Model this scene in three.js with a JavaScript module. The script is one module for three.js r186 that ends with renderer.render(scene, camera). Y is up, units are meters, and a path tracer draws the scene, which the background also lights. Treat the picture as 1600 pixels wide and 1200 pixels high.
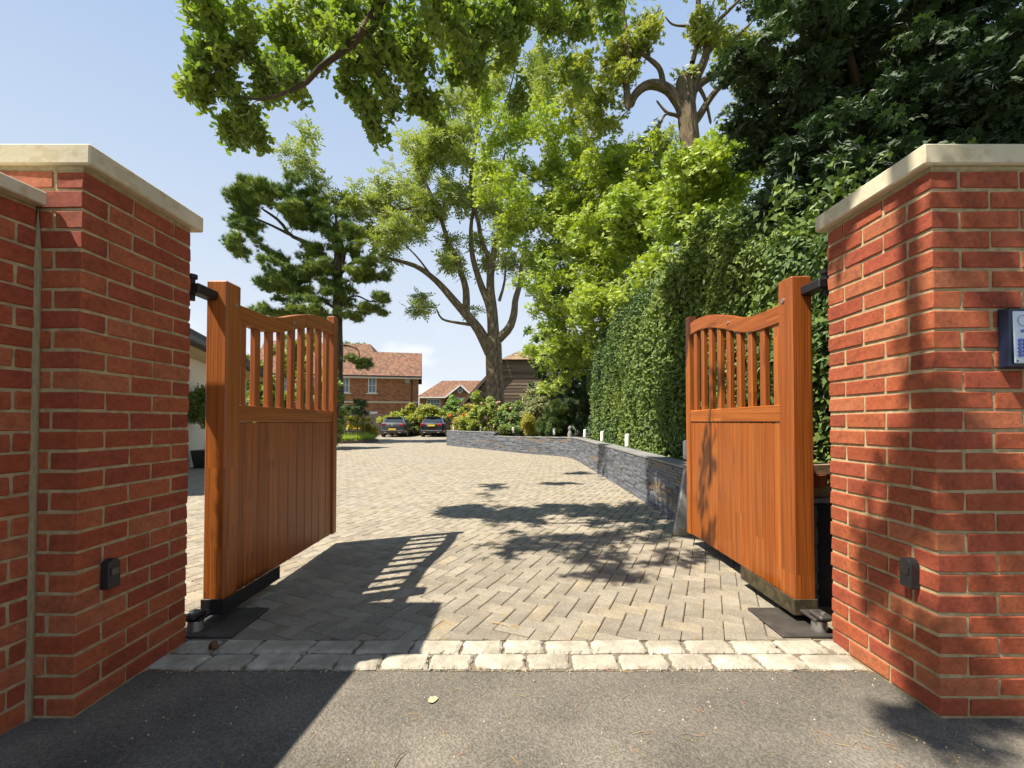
import * as THREE from 'three';
import { mergeGeometries, mergeVertices } from 'three/addons/utils/BufferGeometryUtils.js';

// ------------------------------------------------------------------ camera, sky, sun, exposure
const EYE = 1.085, F = 690;                       // eye height (m); focal length in pixels of the 1600 px wide photograph
const scene = new THREE.Scene();
const camera = new THREE.PerspectiveCamera(2 * Math.atan(600 / F) * 180 / Math.PI, 4 / 3, 0.05, 3000);
camera.position.set(0, EYE, 0);
camera.rotation.x = 1.1 * Math.PI / 180;
camera.setViewOffset(1600, 1200, -5, -46, 1600, 1200);   // shifted lens: horizon below the middle
scene.add(camera);
const SUN = new THREE.Vector3(-0.54, 1, 0.215).normalize();

const renderer = new THREE.WebGLRenderer({ antialias: true });
renderer.toneMapping = THREE.LinearToneMapping;
renderer.toneMappingExposure = 2.15;
renderer.shadowMap.enabled = true;

const sun = new THREE.DirectionalLight(new THREE.Color(1, 0.93, 0.8), 5);
sun.position.copy(SUN).multiplyScalar(60).add(new THREE.Vector3(0, 0, -12));
sun.target.position.set(0, 0, -12);
sun.castShadow = true; sun.shadow.radius = 1;
sun.shadow.mapSize.set(4096, 4096);
Object.assign(sun.shadow.camera, { left: -40, right: 40, top: 40, bottom: -40, near: 1, far: 140 });
scene.add(sun, sun.target);

// ------------------------------------------------------------------ random numbers and noise
function rng(seed) { let a = seed >>> 0; return () => { a = (a + 0x6D2B79F5) | 0; let t = Math.imul(a ^ (a >>> 15), 1 | a); t = (t + Math.imul(t ^ (t >>> 7), 61 | t)) ^ t; return ((t ^ (t >>> 14)) >>> 0) / 4294967296; }; }
const R = rng(7);
const hash = (x, y, s) => { let h = Math.imul(x | 0, 374761393) ^ Math.imul(y | 0, 668265263) ^ Math.imul(s | 0, 974634521); h = Math.imul(h ^ (h >>> 13), 1274126177); return ((h ^ (h >>> 16)) >>> 0) / 4294967296; };
function vnoise(x, y, per, s) {                  // value noise that tiles with the period per
  const xi = Math.floor(x), yi = Math.floor(y), fx = x - xi, fy = y - yi;
  const u = fx * fx * (3 - 2 * fx), v = fy * fy * (3 - 2 * fy), m = (k) => ((k % per) + per) % per;
  const a = hash(m(xi), m(yi), s), b = hash(m(xi + 1), m(yi), s), c = hash(m(xi), m(yi + 1), s), d = hash(m(xi + 1), m(yi + 1), s);
  return a + (b - a) * u + (c - a) * v + (a - b - c + d) * u * v;
}
function fbm(x, y, per, s, oct = 4) { let t = 0, a = 0.5, n = 0; for (let i = 0; i < oct; i++) { t += a * vnoise(x, y, per, s + i); n += a; x *= 2; y *= 2; per *= 2; a *= 0.5; } return t / n; }
const clamp = (x, a = 0, b = 1) => Math.min(b, Math.max(a, x));
const lerp = (a, b, t) => a + (b - a) * t;
const smooth = (a, b, x) => { const t = clamp((x - a) / (b - a)); return t * t * (3 - 2 * t); };

// sky: pale summer blue, hazy towards the horizon, a few low clouds
{
  const w = 1024, h = 512, d = new Float32Array(w * h * 4);
  for (let j = 0; j < h; j++) for (let i = 0; i < w; i++) {
    const el = ((j + 0.5) / h - 0.5) * Math.PI, up = Math.max(0, Math.sin(el));
    const t = Math.pow(up, 0.92);
    let c = [lerp(0.42, 0.09, t), lerp(0.45, 0.18, t), lerp(0.475, 0.35, t)];
    const n = fbm(i / w * 48, j / h * 60, 48, 31, 5);
    const band = smooth(0.015, 0.05, el) * (1 - smooth(0.12, 0.24, el));
    const cl = smooth(0.56, 0.72, n) * band * 0.8;
    c = [lerp(c[0], 0.5, cl), lerp(c[1], 0.51, cl), lerp(c[2], 0.52, cl)];
    if (el < 0) c = [0.2, 0.2, 0.19];
    const k = (j * w + i) * 4; d[k] = c[0]; d[k + 1] = c[1]; d[k + 2] = c[2]; d[k + 3] = 1;
  }
  const t = new THREE.DataTexture(d, w, h, THREE.RGBAFormat, THREE.FloatType);
  t.mapping = THREE.EquirectangularReflectionMapping; t.magFilter = t.minFilter = THREE.LinearFilter; t.needsUpdate = true;
  scene.background = t; scene.environment = t;
}

// ------------------------------------------------------------------ helpers
const V = (x, y, d) => new THREE.Vector3(x, y, -d);                    // x right, y up, d metres ahead of the camera
const at = (px, py, d) => V((px - 805) / F * d, EYE + (660 - py) / F * d, d);
const lin = (r, g, b) => new THREE.Color().setRGB(r, g, b);
const taken = new Map();
function numbered(name) { const n = taken.get(name) || 0; taken.set(name, n + 1); return n ? name + '_' + String(n).padStart(3, '0') : name; }
function tag(o, label, category, group, kind) { o.name = numbered(o.name); if (label) o.userData.label = label; if (category) o.userData.category = category; if (group) o.userData.group = group; if (kind) o.userData.kind = kind; scene.add(o); return o; }
function thing(name, label, category, pos, turn = 0, group) { const g = new THREE.Group(); g.name = name; if (pos) g.position.copy(pos); g.rotation.y = turn; return tag(g, label, category, group); }
function part(parent, name, geo, mat, pos, rot) { const m = new THREE.Mesh(geo, mat); m.name = name; if (pos) m.position.copy(pos); if (rot) m.rotation.set(...rot); m.castShadow = m.receiveShadow = true; if (parent) parent.add(m); return m; }
function structure(name, geo, mat, label) { const m = part(null, name, geo, mat); return tag(m, label, null, null, 'structure'); }
function structGroup(name, label) { const g = new THREE.Group(); g.name = name; return tag(g, label, null, null, 'structure'); }
function stuffOf(geo, mat, mats, cols, name, parent) {
  const m = new THREE.InstancedMesh(geo, mat, mats.length); m.name = name; m.castShadow = m.receiveShadow = true; m.userData.kind = 'stuff';
  mats.forEach((x, i) => m.setMatrixAt(i, x)); if (cols) cols.forEach((c, i) => m.setColorAt(i, c));
  if (parent) parent.add(m); return m;
}
function tex(w, h, fn, srgb = true) {
  const d = new Uint8Array(w * h * 4);
  for (let j = 0; j < h; j++) for (let i = 0; i < w; i++) { const c = fn(i / w, j / h, i, j), k = (j * w + i) * 4; d[k] = clamp(c[0]) * 255; d[k + 1] = clamp(c[1]) * 255; d[k + 2] = clamp(c[2]) * 255; d[k + 3] = 255; }
  const t = new THREE.DataTexture(d, w, h); t.wrapS = t.wrapT = THREE.RepeatWrapping; t.magFilter = THREE.LinearFilter; t.minFilter = THREE.LinearMipmapLinearFilter; t.generateMipmaps = true;
  if (srgb) t.colorSpace = THREE.SRGBColorSpace; t.needsUpdate = true; return t;
}
const grey = (v) => [v, v, v];
function boxUV(g, long = 'y', off = [0, 0]) {       // uv in metres, v along the long axis
  g = g.index ? g.toNonIndexed() : g; g.computeVertexNormals();
  const p = g.attributes.position, n = g.attributes.normal, uv = new Float32Array(p.count * 2), A = { x: 0, y: 1, z: 2 }[long];
  for (let f = 0; f < p.count; f += 3) {
    const nn = [0, 1, 2].map(k => Math.abs(n.getComponent(f, k) + n.getComponent(f + 1, k) + n.getComponent(f + 2, k)));
    const ax = nn.indexOf(Math.max(...nn)), rest = [0, 1, 2].filter(k => k !== ax);
    const va = rest.includes(A) ? A : rest[1], ua = rest.find(k => k !== va);
    for (let k = 0; k < 3; k++) { uv[(f + k) * 2] = p.getComponent(f + k, ua) + off[0]; uv[(f + k) * 2 + 1] = p.getComponent(f + k, va) + off[1]; }
  }
  g.setAttribute('uv', new THREE.BufferAttribute(uv, 2)); return g;
}
function chamferBox(w, h, d, c = 0.004, jit = 0, rnd = R, long = 'y', off) {   // 44 triangles
  const vert = {}, S = [-1, 1], pos = [];
  for (const x of S) for (const y of S) for (const z of S) {
    const j = [0, 1, 2].map(() => (rnd() - 0.5) * jit);
    const P = (a, b, e) => [x * (w / 2 - a) + j[0], y * (h / 2 - b) + j[1], z * (d / 2 - e) + j[2]];
    vert[[x, y, z]] = [P(0, c, c), P(c, 0, c), P(c, c, 0)];
  }
  const tri = (a, b, e) => {
    const u = [b[0] - a[0], b[1] - a[1], b[2] - a[2]], v = [e[0] - a[0], e[1] - a[1], e[2] - a[2]];
    const n = [u[1] * v[2] - u[2] * v[1], u[2] * v[0] - u[0] * v[2], u[0] * v[1] - u[1] * v[0]];
    const m = [(a[0] + b[0] + e[0]), (a[1] + b[1] + e[1]), (a[2] + b[2] + e[2])];
    if (n[0] * m[0] / w / w + n[1] * m[1] / h / h + n[2] * m[2] / d / d < 0) pos.push(...a, ...e, ...b); else pos.push(...a, ...b, ...e);
  };
  const quad = (a, b, e, f) => { tri(a, b, e); tri(a, e, f); };
  for (const s of S) for (let ax = 0; ax < 3; ax++) {
    const k = (p, q) => { const r = [0, 0, 0]; r[ax] = s; r[(ax + 1) % 3] = p; r[(ax + 2) % 3] = q; return vert[r][ax]; };
    quad(k(-1, -1), k(1, -1), k(1, 1), k(-1, 1));
  }
  for (let ax = 0; ax < 3; ax++) for (const p of S) for (const q of S) {
    const b = (ax + 1) % 3, e = (ax + 2) % 3, k = (t) => { const r = [0, 0, 0]; r[ax] = t; r[b] = p; r[e] = q; return vert[r]; };
    quad(k(-1)[b], k(1)[b], k(1)[e], k(-1)[e]);
  }
  for (const x of S) for (const y of S) for (const z of S) tri(...vert[[x, y, z]]);
  const g = new THREE.BufferGeometry(); g.setAttribute('position', new THREE.Float32BufferAttribute(pos, 3));
  return boxUV(g, long, off || [rnd() * 3, rnd() * 3]);
}
const box = (w, h, d, c = 0.003, long = 'y') => chamferBox(w, h, d, c, 0, R, long);
function tube(pts, r0, r1, seg, rad = 7, wob = 0, cap = false) {
  const cv = new THREE.CatmullRomCurve3(pts, false, 'centripetal'), g = new THREE.TubeGeometry(cv, seg, 1, rad, false), p = g.attributes.position, c = new THREE.Vector3();
  const len = cv.getLength(), uv = g.attributes.uv;
  for (let i = 0; i <= seg; i++) {
    const t = i / seg; cv.getPointAt(t, c); const r = i === seg || (cap && i === 0) ? 0.001 : lerp(r0, r1, Math.pow(t, 0.85));
    for (let j = 0; j <= rad; j++) {
      const k = i * (rad + 1) + j, q = r * (1 + wob * (fbm(j % rad * 0.9 + 5, t * len * 1.5 / Math.max(r0, 0.05) * 0.2, 64, 77, 2) - 0.5));
      p.setXYZ(k, c.x + (p.getX(k) - c.x) * q, c.y + (p.getY(k) - c.y) * q, c.z + (p.getZ(k) - c.z) * q);
      uv.setXY(k, j / rad * Math.max(1, Math.round(r0 * 6)), t * len / 1.0);
    }
  }
  g.computeVertexNormals(); return g;
}
const lathe = (pts, n = 20) => new THREE.LatheGeometry(pts.map(([a, b]) => new THREE.Vector2(a, b)), n);
function quadGeo(a, b, c, d) { const g = new THREE.BufferGeometry(); g.setAttribute('position', new THREE.Float32BufferAttribute([...a.toArray(), ...b.toArray(), ...c.toArray(), ...a.toArray(), ...c.toArray(), ...d.toArray()], 3)); g.setAttribute('uv', new THREE.Float32BufferAttribute([0, 0, 1, 0, 1, 1, 0, 0, 1, 1, 0, 1], 2)); g.computeVertexNormals(); return g; }
// a prism: polygon of [x, d] points on the ground plan, from height y0 to y1
function plan(pts, y0, y1) { const s = new THREE.Shape(pts.map(([x, d]) => new THREE.Vector2(x, d))); const g = new THREE.ExtrudeGeometry(s, { depth: y1 - y0, bevelEnabled: false }); g.rotateX(-Math.PI / 2); g.translate(0, y0, 0); return boxUV(g, 'y'); }
// an upright prism: outline of [x, y] points, thickness t, front face towards the camera at z = 0
function slabXY(pts, t, holes = []) { const s = new THREE.Shape(pts.map(p => new THREE.Vector2(...p))); for (const h of holes) s.holes.push(new THREE.Path(h.map(p => new THREE.Vector2(...p)))); const g = new THREE.ExtrudeGeometry(s, { depth: t, bevelEnabled: false }); g.translate(0, 0, -t); return boxUV(g, 'y'); }
const rect = (x0, y0, x1, y1) => [[x0, y0], [x1, y0], [x1, y1], [x0, y1]];

// ------------------------------------------------------------------ materials
const std = (color, roughness = 0.9, o = {}) => new THREE.MeshStandardMaterial({ color, roughness, ...o });
const brickMap = tex(512, 512, (u, v) => { const a = fbm(u * 10, v * 10, 10, 3, 5), b = fbm(u * 40, v * 40, 40, 9, 2), s = fbm(u * 6, v * 6, 6, 60, 5); const k = 0.74 + 0.22 * a + 0.22 * (b - 0.5); const w = Math.max(smooth(0.6, 0.76, s) * 0.42, smooth(0.7, 0.78, fbm(u * 34, v * 34, 34, 160, 2)) * 0.5); return [lerp(k, 0.9, w), lerp(k, 1.0, w), lerp(k, 1.0, w)]; });
const grainBump = tex(512, 512, (u, v) => grey(0.5 * fbm(u * 24, v * 24, 24, 12, 4) + 0.5 * hash(u * 512, v * 512, 4)), false);
const rep = (t, x, y) => { const c = t.clone(); c.repeat.set(x, y); c.needsUpdate = true; return c; };
const M = {};
const brickMap2 = rep(brickMap, 2.2, 2.2), brickBump = rep(grainBump, 4, 4);
M.bricks = [[0.48, 0.104, 0.033], [0.43, 0.086, 0.027], [0.52, 0.126, 0.042], [0.4, 0.074, 0.028], [0.53, 0.15, 0.058], [0.46, 0.098, 0.035], [0.43, 0.08, 0.032]].map(c => std(lin(...c), 0.88, { map: brickMap2, bumpMap: brickBump, bumpScale: 0.0025 }));
M.mortar = std(lin(0.66, 0.51, 0.28), 0.95, { map: rep(tex(256, 256, (u, v) => grey(0.72 + 0.28 * fbm(u * 20, v * 20, 20, 5, 4))), 2, 2), bumpMap: rep(grainBump, 5, 5), bumpScale: 0.004 });
M.paleBrick = std(lin(0.42, 0.27, 0.16), 0.9, { map: brickMap2 });
M.mortarGrey = std(lin(0.33, 0.3, 0.23), 0.95, { bumpMap: rep(grainBump, 5, 5), bumpScale: 0.004 });
M.coping = std(lin(0.76, 0.66, 0.46), 0.85, { map: rep(tex(512, 512, (u, v) => { const a = fbm(u * 5, v * 5, 5, 41, 5), b = smooth(0.58, 0.72, fbm(u * 14, v * 14, 14, 47, 4)); const k = 0.8 + 0.2 * a; return [k * (1 - 0.06 * b), k * (1 - 0.08 * b), k * (1 - 0.12 * b)]; }), 1.3, 1.3), bumpMap: rep(grainBump, 3, 3), bumpScale: 0.0012 });
const woodMap = tex(512, 1024, (u, v) => { const w = fbm(u * 6, v * 3, 6, 22, 3) * 2.5; const g = fbm(u * 60 + w, v * 3, 60, 21, 4), f = fbm(u * 128, v * 10, 128, 27, 2); const kn = smooth(0.8, 0.88, fbm(u * 9, v * 5, 9, 133, 2)), k = (0.58 + 0.42 * g + 0.16 * (f - 0.5)) * (1 - 0.16 * kn); return [k, k * (0.9 + 0.12 * g), k * (0.8 + 0.2 * g)]; });
const wood = (r, g, b) => std(lin(r, g, b), 0.42, { map: rep(woodMap, 2.6, 0.55), bumpMap: rep(woodMap, 2.6, 0.55), bumpScale: 0.0008 });
M.woods = [wood(0.49, 0.14, 0.022), wood(0.42, 0.115, 0.017), wood(0.53, 0.162, 0.028), wood(0.46, 0.136, 0.024)];
M.iron = std(lin(0.022, 0.021, 0.022), 0.5, { metalness: 0.4 });
M.steel = std(lin(0.4, 0.39, 0.37), 0.4, { metalness: 0.8 });
M.plate = std(lin(0.1, 0.095, 0.09), 0.6, { metalness: 0.3, map: rep(tex(256, 256, (u, v) => { const a = fbm(u * 8, v * 8, 8, 91, 5); return [0.6 + 0.4 * a, 0.58 + 0.38 * a, 0.56 + 0.34 * a]; }), 2, 2) });
M.shoe = std(lin(0.16, 0.135, 0.09), 0.55, { metalness: 0.5, map: rep(tex(256, 256, (u, v) => { const a = fbm(u * 12, v * 12, 12, 95, 4); return [0.5 + 0.5 * a, 0.48 + 0.5 * a, 0.45 + 0.45 * a]; }), 3, 3) });
M.granite = std(lin(0.86, 0.79, 0.68), 0.9, { map: rep(tex(512, 512, (u, v) => { const a = fbm(u * 6, v * 6, 6, 51, 4), s = hash(u * 512, v * 512, 8); return [0.55 + 0.35 * a + 0.2 * (s - 0.5), 0.54 + 0.35 * a + 0.2 * (s - 0.5), 0.5 + 0.37 * a + 0.2 * (s - 0.5)]; }), 2.5, 2.5), bumpMap: rep(grainBump, 5, 5), bumpScale: 0.004 });
M.paverMap = tex(512, 512, (u, v) => { const a = fbm(u * 6, v * 6, 6, 61, 4), s = fbm(u * 128, v * 128, 128, 62, 2), r = smooth(0.62, 0.75, fbm(u * 9, v * 9, 9, 66, 4)); const k = 0.7 + 0.2 * a + 0.26 * (s - 0.5); return [k, k * (1 - 0.07 * r), k * (1 - 0.2 * r)]; });
M.paver = std(lin(0.385, 0.335, 0.262), 0.92, { map: rep(M.paverMap, 1.6, 1.6), bumpMap: rep(grainBump, 3, 3), bumpScale: 0.002 });
M.joint = std(lin(0.17, 0.135, 0.095), 1, { bumpMap: rep(grainBump, 3, 3), bumpScale: 0.004 });
const tarMap = tex(1024, 1024, (u, v) => { const s = fbm(u * 256, v * 256, 256, 71, 2), c = fbm(u * 5, v * 5, 5, 72, 5), g = hash(u * 512, v * 512, 11); let k = 0.5 + 0.3 * (s - 0.5) + 0.22 * c; if (g > 0.985) k += 0.28 * hash(u * 512, v * 512, 15); return [k, k * 0.97, k * 0.92]; });
M.tarmac = std(lin(0.36, 0.335, 0.3), 0.9, { map: tarMap, bumpMap: rep(tex(1024, 1024, (u, v) => grey(fbm(u * 256, v * 256, 256, 71, 2)), false), 1, 1), bumpScale: 0.004, vertexColors: true });
M.soil = std(lin(0.07, 0.048, 0.03), 1, { bumpMap: rep(grainBump, 1, 1), bumpScale: 0.02 });
M.earth = std(lin(0.1, 0.13, 0.045), 1, { map: rep(tex(256, 256, (u, v) => { const a = fbm(u * 20, v * 20, 20, 99, 4); return [0.6 + 0.4 * a, 0.7 + 0.3 * a, 0.6 + 0.3 * a]; }), 0.2, 0.2) });
const barkMap = tex(256, 512, (u, v) => { const a = fbm(u * 14 + fbm(u * 4, v * 4, 4, 3, 2) * 1.5, v * 5, 14, 82, 4), m = smooth(0.55, 0.7, fbm(u * 6, v * 6, 6, 85, 3)); const k = 0.35 + 0.7 * a; return [k, k * (0.95 + 0.06 * m), k * (0.88 - 0.08 * m)]; });
const bark = (r, g, b) => std(lin(r, g, b), 0.95, { map: barkMap, bumpMap: barkMap, bumpScale: 0.02 });
M.barkGrey = bark(0.27, 0.21, 0.15); M.barkAsh = bark(0.34, 0.27, 0.19); M.barkPine = bark(0.17, 0.12, 0.09); M.barkDark = bark(0.15, 0.11, 0.075);
const leafMat = (r, g, b, o = {}) => new THREE.MeshPhysicalMaterial({ color: lin(r, g, b), roughness: 0.92, transmission: 0.42, thickness: 0, side: THREE.DoubleSide, ...o });
M.white = std(lin(0.78, 0.76, 0.7), 0.6); M.render = std(lin(0.76, 0.73, 0.66), 0.9, { bumpMap: grainBump, bumpScale: 0.003 });
M.glass = new THREE.MeshPhysicalMaterial({ color: lin(0.03, 0.04, 0.05), roughness: 0.05, metalness: 0, specularIntensity: 1 });
M.black = std(lin(0.015, 0.015, 0.017), 0.45);

// ------------------------------------------------------------------ ground, road, driveway
structure('ground', (() => { const g = new THREE.PlaneGeometry(1600, 1600); g.rotateX(-Math.PI / 2); g.translate(0, -0.14, -500); const p = g.attributes.position, uv = g.attributes.uv; for (let i = 0; i < p.count; i++) uv.setXY(i, p.getX(i), p.getZ(i)); return g; })(), M.earth, 'grassy open ground running on behind the houses');
{ // the road surface in front of the threshold, patchy
  const g = new THREE.PlaneGeometry(16, 8, 160, 80); g.rotateX(-Math.PI / 2); g.translate(0, 0, 2.06 - 0.0);
  const p = g.attributes.position, uv = g.attributes.uv, col = [];
  for (let i = 0; i < p.count; i++) {
    const x = p.getX(i), z = p.getZ(i); uv.setXY(i, x / 1.4, z / 1.4);
    p.setY(i, 0.006 * (fbm(x * 0.8 + 40, z * 0.8 + 40, 256, 5, 3) - 0.5));
    const k = 0.78 + 0.5 * fbm(x * 1.3 + 50, z * 1.3 + 50, 256, 6, 4) - 0.16 * smooth(0.55, 0.75, fbm(x * 3 + 20, z * 3 + 20, 256, 17, 3));
    col.push(k, k, k);
  }
  g.setAttribute('color', new THREE.Float32BufferAttribute(col, 3)); g.computeVertexNormals();
  structure('road', g, M.tarmac, 'weathered grey tarmac in front of the gateway');
}
const DRIVE_NEAR = 2.215;
{ // herringbone blocks at 24 degrees to the gateway
  const drive = structGroup('driveway', 'beige herringbone block paved driveway');
  const bed = plan([[-16, DRIVE_NEAR - 0.02], [2.6, DRIVE_NEAR - 0.02], [2.6, 40], [-22, 40]], -0.12, -0.012);
  part(drive, 'jointing_sand', bed, M.joint);
  const ang = 23.9 * Math.PI / 180, ca = Math.cos(ang), sa = Math.sin(ang), gap = 0.0048, rnd = rng(91);
  const variants = [0, 1, 2, 3].map(() => chamferBox(0.2 - gap, 0.06, 0.1 - gap, 0.0045, 0.0016, rnd, 'x'));
  const list = [];
  const add = (cx, cy, turned) => { // pattern coordinates in units of 0.1 m
    const a = cx * 0.1, b = cy * 0.1, x = a * ca + b * sa, d = -a * sa + b * ca;     // b runs along the 24 degree direction
    list.push({ x: x + 0.3, d: d + 4, rot: turned ? -ang : Math.PI / 2 - ang, turned });
  };
  for (let y = -420; y < 420; y++) for (let m = -110; m < 110; m++) {   // herringbone lattice: cells with (x - y) mod 4
    const x = y + 4 * m; if (Math.abs(x) > 420) continue;
    add(x + 1, y + 0.5, true); add(x - 0.5, y + 1, false);
  }
  const inside = ({ x, d }) => d > DRIVE_NEAR - 0.12 && d < 38 && x < 2.3 + 0 && x > (d < 11 ? -9 - d * 0.3 : -18) && !(d > 13 && x > lerp(2.4, -3.0, (d - 13) / 7.2) + 0.5 && d < 21) && (d < 26 || x < -1);
  const keep = list.filter(inside).sort((p, q) => (p.d * p.d + p.x * p.x * 0.6) - (q.d * q.d + q.x * q.x * 0.6));
  const mats = [], cols = [], dummy = new THREE.Object3D();
  const tone = () => { const k = 0.84 + 0.28 * rnd(), w = rnd() < 0.07 ? 0.11 : rnd() * 0.05; return new THREE.Color().setRGB(k * (1 + w * 0.4), k, k * (1 - w)); };
  const toneMats = Array.from({ length: 10 }, () => { const m = M.paver.clone(); m.color.multiply(tone()); return m; });
  let single = 0;
  const cut = (b) => { // polygon of a block kept beyond the sett strip
    const out = [], hw = 0.1 - gap / 2, hd = 0.05 - gap / 2, cr = Math.cos(b.rot), sr = Math.sin(b.rot);
    const poly = [[-hw, -hd], [hw, -hd], [hw, hd], [-hw, hd]].map(([u, v]) => [b.x + u * cr + v * sr, b.d + u * sr - v * cr]);
    for (let i = 0; i < 4; i++) { const p = poly[i], q = poly[(i + 1) % 4], L = DRIVE_NEAR + 0.004; if (p[1] >= L) out.push(p); if ((p[1] >= L) !== (q[1] >= L)) { const t = (L - p[1]) / (q[1] - p[1]); out.push([lerp(p[0], q[0], t), L]); } }
    return out;
  };
  const crosses = (b) => b.d < DRIVE_NEAR + 0.13;
  for (const b of keep) {
    const y = -0.03 + (rnd() - 0.5) * 0.003;
    if (crosses(b)) {
      const poly = cut(b); if (poly.length < 3) continue;
      let area = 0; poly.forEach((p, i) => { const q = poly[(i + 1) % poly.length]; area += p[0] * q[1] - q[0] * p[1]; }); if (Math.abs(area) / 2 < 0.0006) continue;
      if (Math.abs(b.x) > 1.75) { continue; }
      part(drive, 'block_paver', plan(poly, y - 0.03, y + 0.03), toneMats[Math.floor(rnd() * 10)]); single++;
    } else if (single < 300 && Math.abs(b.x) < 1.9 && Math.abs(b.x / b.d) < 0.75) {
      const m = part(drive, 'block_paver', variants[Math.floor(rnd() * 4)], toneMats[Math.floor(rnd() * 10)], V(b.x, y, b.d)); m.rotation.set((rnd() - 0.5) * 0.008, b.rot, (rnd() - 0.5) * 0.008); single++;
    } else { dummy.position.copy(V(b.x, y, b.d)); dummy.rotation.set((rnd() - 0.5) * 0.012, b.rot + (rnd() > 0.5 ? Math.PI : 0), (rnd() - 0.5) * 0.012); dummy.updateMatrix(); mats.push(dummy.matrix.clone()); cols.push(tone()); }
  }
  stuffOf(variants[0], M.paver, mats, cols, 'block_pavers', drive);
}
{ // two rows of granite setts across the threshold
  const strip = structGroup('threshold', 'two rows of pale granite setts across the gateway'), rnd = rng(17);
  part(strip, 'bedding_mortar', plan([[-1.7, 1.955], [1.66, 1.955], [1.66, 2.212], [-1.7, 2.212]], -0.1, -0.006), M.joint);
  for (let row = 0; row < 2; row++) {
    let x = row ? -1.62 : -1.64;
    while (x < 1.6) {
      const w = Math.min(0.17 + rnd() * 0.085, 1.63 - x), d = 0.113 + rnd() * 0.012; if (w < 0.05) break;
      const g = mergeVertices(new THREE.BoxGeometry(w, 0.08, d, 16, 2, 9).deleteAttribute('uv').deleteAttribute('normal')), p = g.attributes.position, s = rnd() * 100, sk = (rnd() - 0.5) * 0.03;
      for (let i = 0; i < p.count; i++) {
        let X = p.getX(i), Y = p.getY(i), Z = p.getZ(i); const ex = Math.abs(X) / (w / 2), ez = Math.abs(Z) / (d / 2);
        const n = fbm(X * 14 + s, Z * 14 + s, 512, 3, 2) - 0.5, f = fbm(X * 60 + s, Z * 60 + s, 512, 13, 3) - 0.5, n2 = fbm(X * 30 + s, Z * 30 + s + 9, 512, 8, 3) - 0.5;
        if (Y > 0.02) Y += n * 0.009 + f * 0.006 - 0.009 * smooth(0.93, 1, ex) - 0.009 * smooth(0.9, 1, ez);
        X += (n2 + f) * 0.02 * ex * ex + sk * (Z / d); Z += (n + f) * 0.02 * ez * ez;
        p.setXYZ(i, X, Y, Z);
      }
      g.setAttribute('uv', new THREE.BufferAttribute(new Float32Array(p.count * 2), 2));
      const uv = g.attributes.uv; for (let i = 0; i < p.count; i++) uv.setXY(i, p.getX(i) + s, p.getZ(i) + s);
      const rough = g.toNonIndexed(); rough.computeVertexNormals();
      part(strip, 'sett', rough, M.granite, V(x + w / 2, -0.033 + rnd() * 0.004, (row ? 2.152 : 2.02) + (rnd() - 0.5) * 0.008), [0, (rnd() - 0.5) * 0.05, 0]);
      x += w + 0.008 + rnd() * 0.012;
    }
  }
}

// ------------------------------------------------------------------ brick pillars, wing wall
const brickGeo = {}, brickRnd = rng(5);
function brickOf(len, along) { const k = len.toFixed(3) + along; (brickGeo[k] ||= [0, 1, 2, 3].map(() => along === 'x' ? chamferBox(len - 0.002, 0.0625, 0.1025, 0.003, 0.0048, brickRnd) : chamferBox(0.1025, 0.0625, len - 0.002, 0.003, 0.0048, brickRnd))); return brickGeo[k][Math.floor(brickRnd() * 4)]; }
const brickMat = () => M.bricks[Math.floor(brickRnd() * M.bricks.length)];
const PILLAR = 0.5525, NEAR = 1.632;
function pillar(side, label) {
  const inner = side < 0 ? -1.613 : 1.553, x0 = side < 0 ? inner - PILLAR : inner, cx = x0 + PILLAR / 2, cz = NEAR + PILLAR / 2, h = PILLAR / 2;
  const g = thing('brick_pillar', label, 'pillar', V(cx, 0, cz), 0, 'brick gate pillars');
  const top = 2.025;
  part(g, 'mortar', boxUV(new THREE.BoxGeometry(PILLAR - 0.0096, top + 0.1, PILLAR - 0.0096).translate(0, top / 2 - 0.044, 0)), M.mortar);
  for (let k = -1; k < 27; k++) {
    const y = k * 0.075 + 0.0325 + 0.008;
    for (let s = 0; s < 4; s++) { // pinwheel bond: each side holds a corner stretcher and one more stretcher
      const A = (Math.abs(k) % 2 === 0) === (side < 0) ? 1 : -1;
      for (const u0 of [0, 0.225]) {
        const u = A * (-h + u0 + 0.1075), v = h - 0.05125;
        const ang = s * Math.PI / 2, along = s % 2 ? 'z' : 'x';
        const X = u * Math.cos(ang) + v * Math.sin(ang), Z = -u * Math.sin(ang) + v * Math.cos(ang);
        part(g, 'brick', brickOf(0.215, along), brickMat(), new THREE.Vector3(X + (brickRnd() - 0.5) * 0.002, y + (brickRnd() - 0.5) * 0.002, Z + (brickRnd() - 0.5) * 0.002), [0, (brickRnd() - 0.5) * 0.008, 0]);
      }
    }
  }
  part(g, 'coping', chamferBox(PILLAR + 0.066, 0.078, PILLAR + 0.05, 0.006, 0, brickRnd, 'x'), M.coping, new THREE.Vector3(0, top + 0.018 + 0.039, -0.014));
  part(g, 'coping_bed', boxUV(new THREE.BoxGeometry(PILLAR - 0.006, 0.02, PILLAR - 0.006).translate(0, top + 0.012, 0)), M.mortar);
  return g;
}
pillar(-1, 'red brick gate pillar with stone cap on the left, mostly in shade');
pillar(1, 'red brick gate pillar with stone cap on the right, dappled with sunlight');
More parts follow.
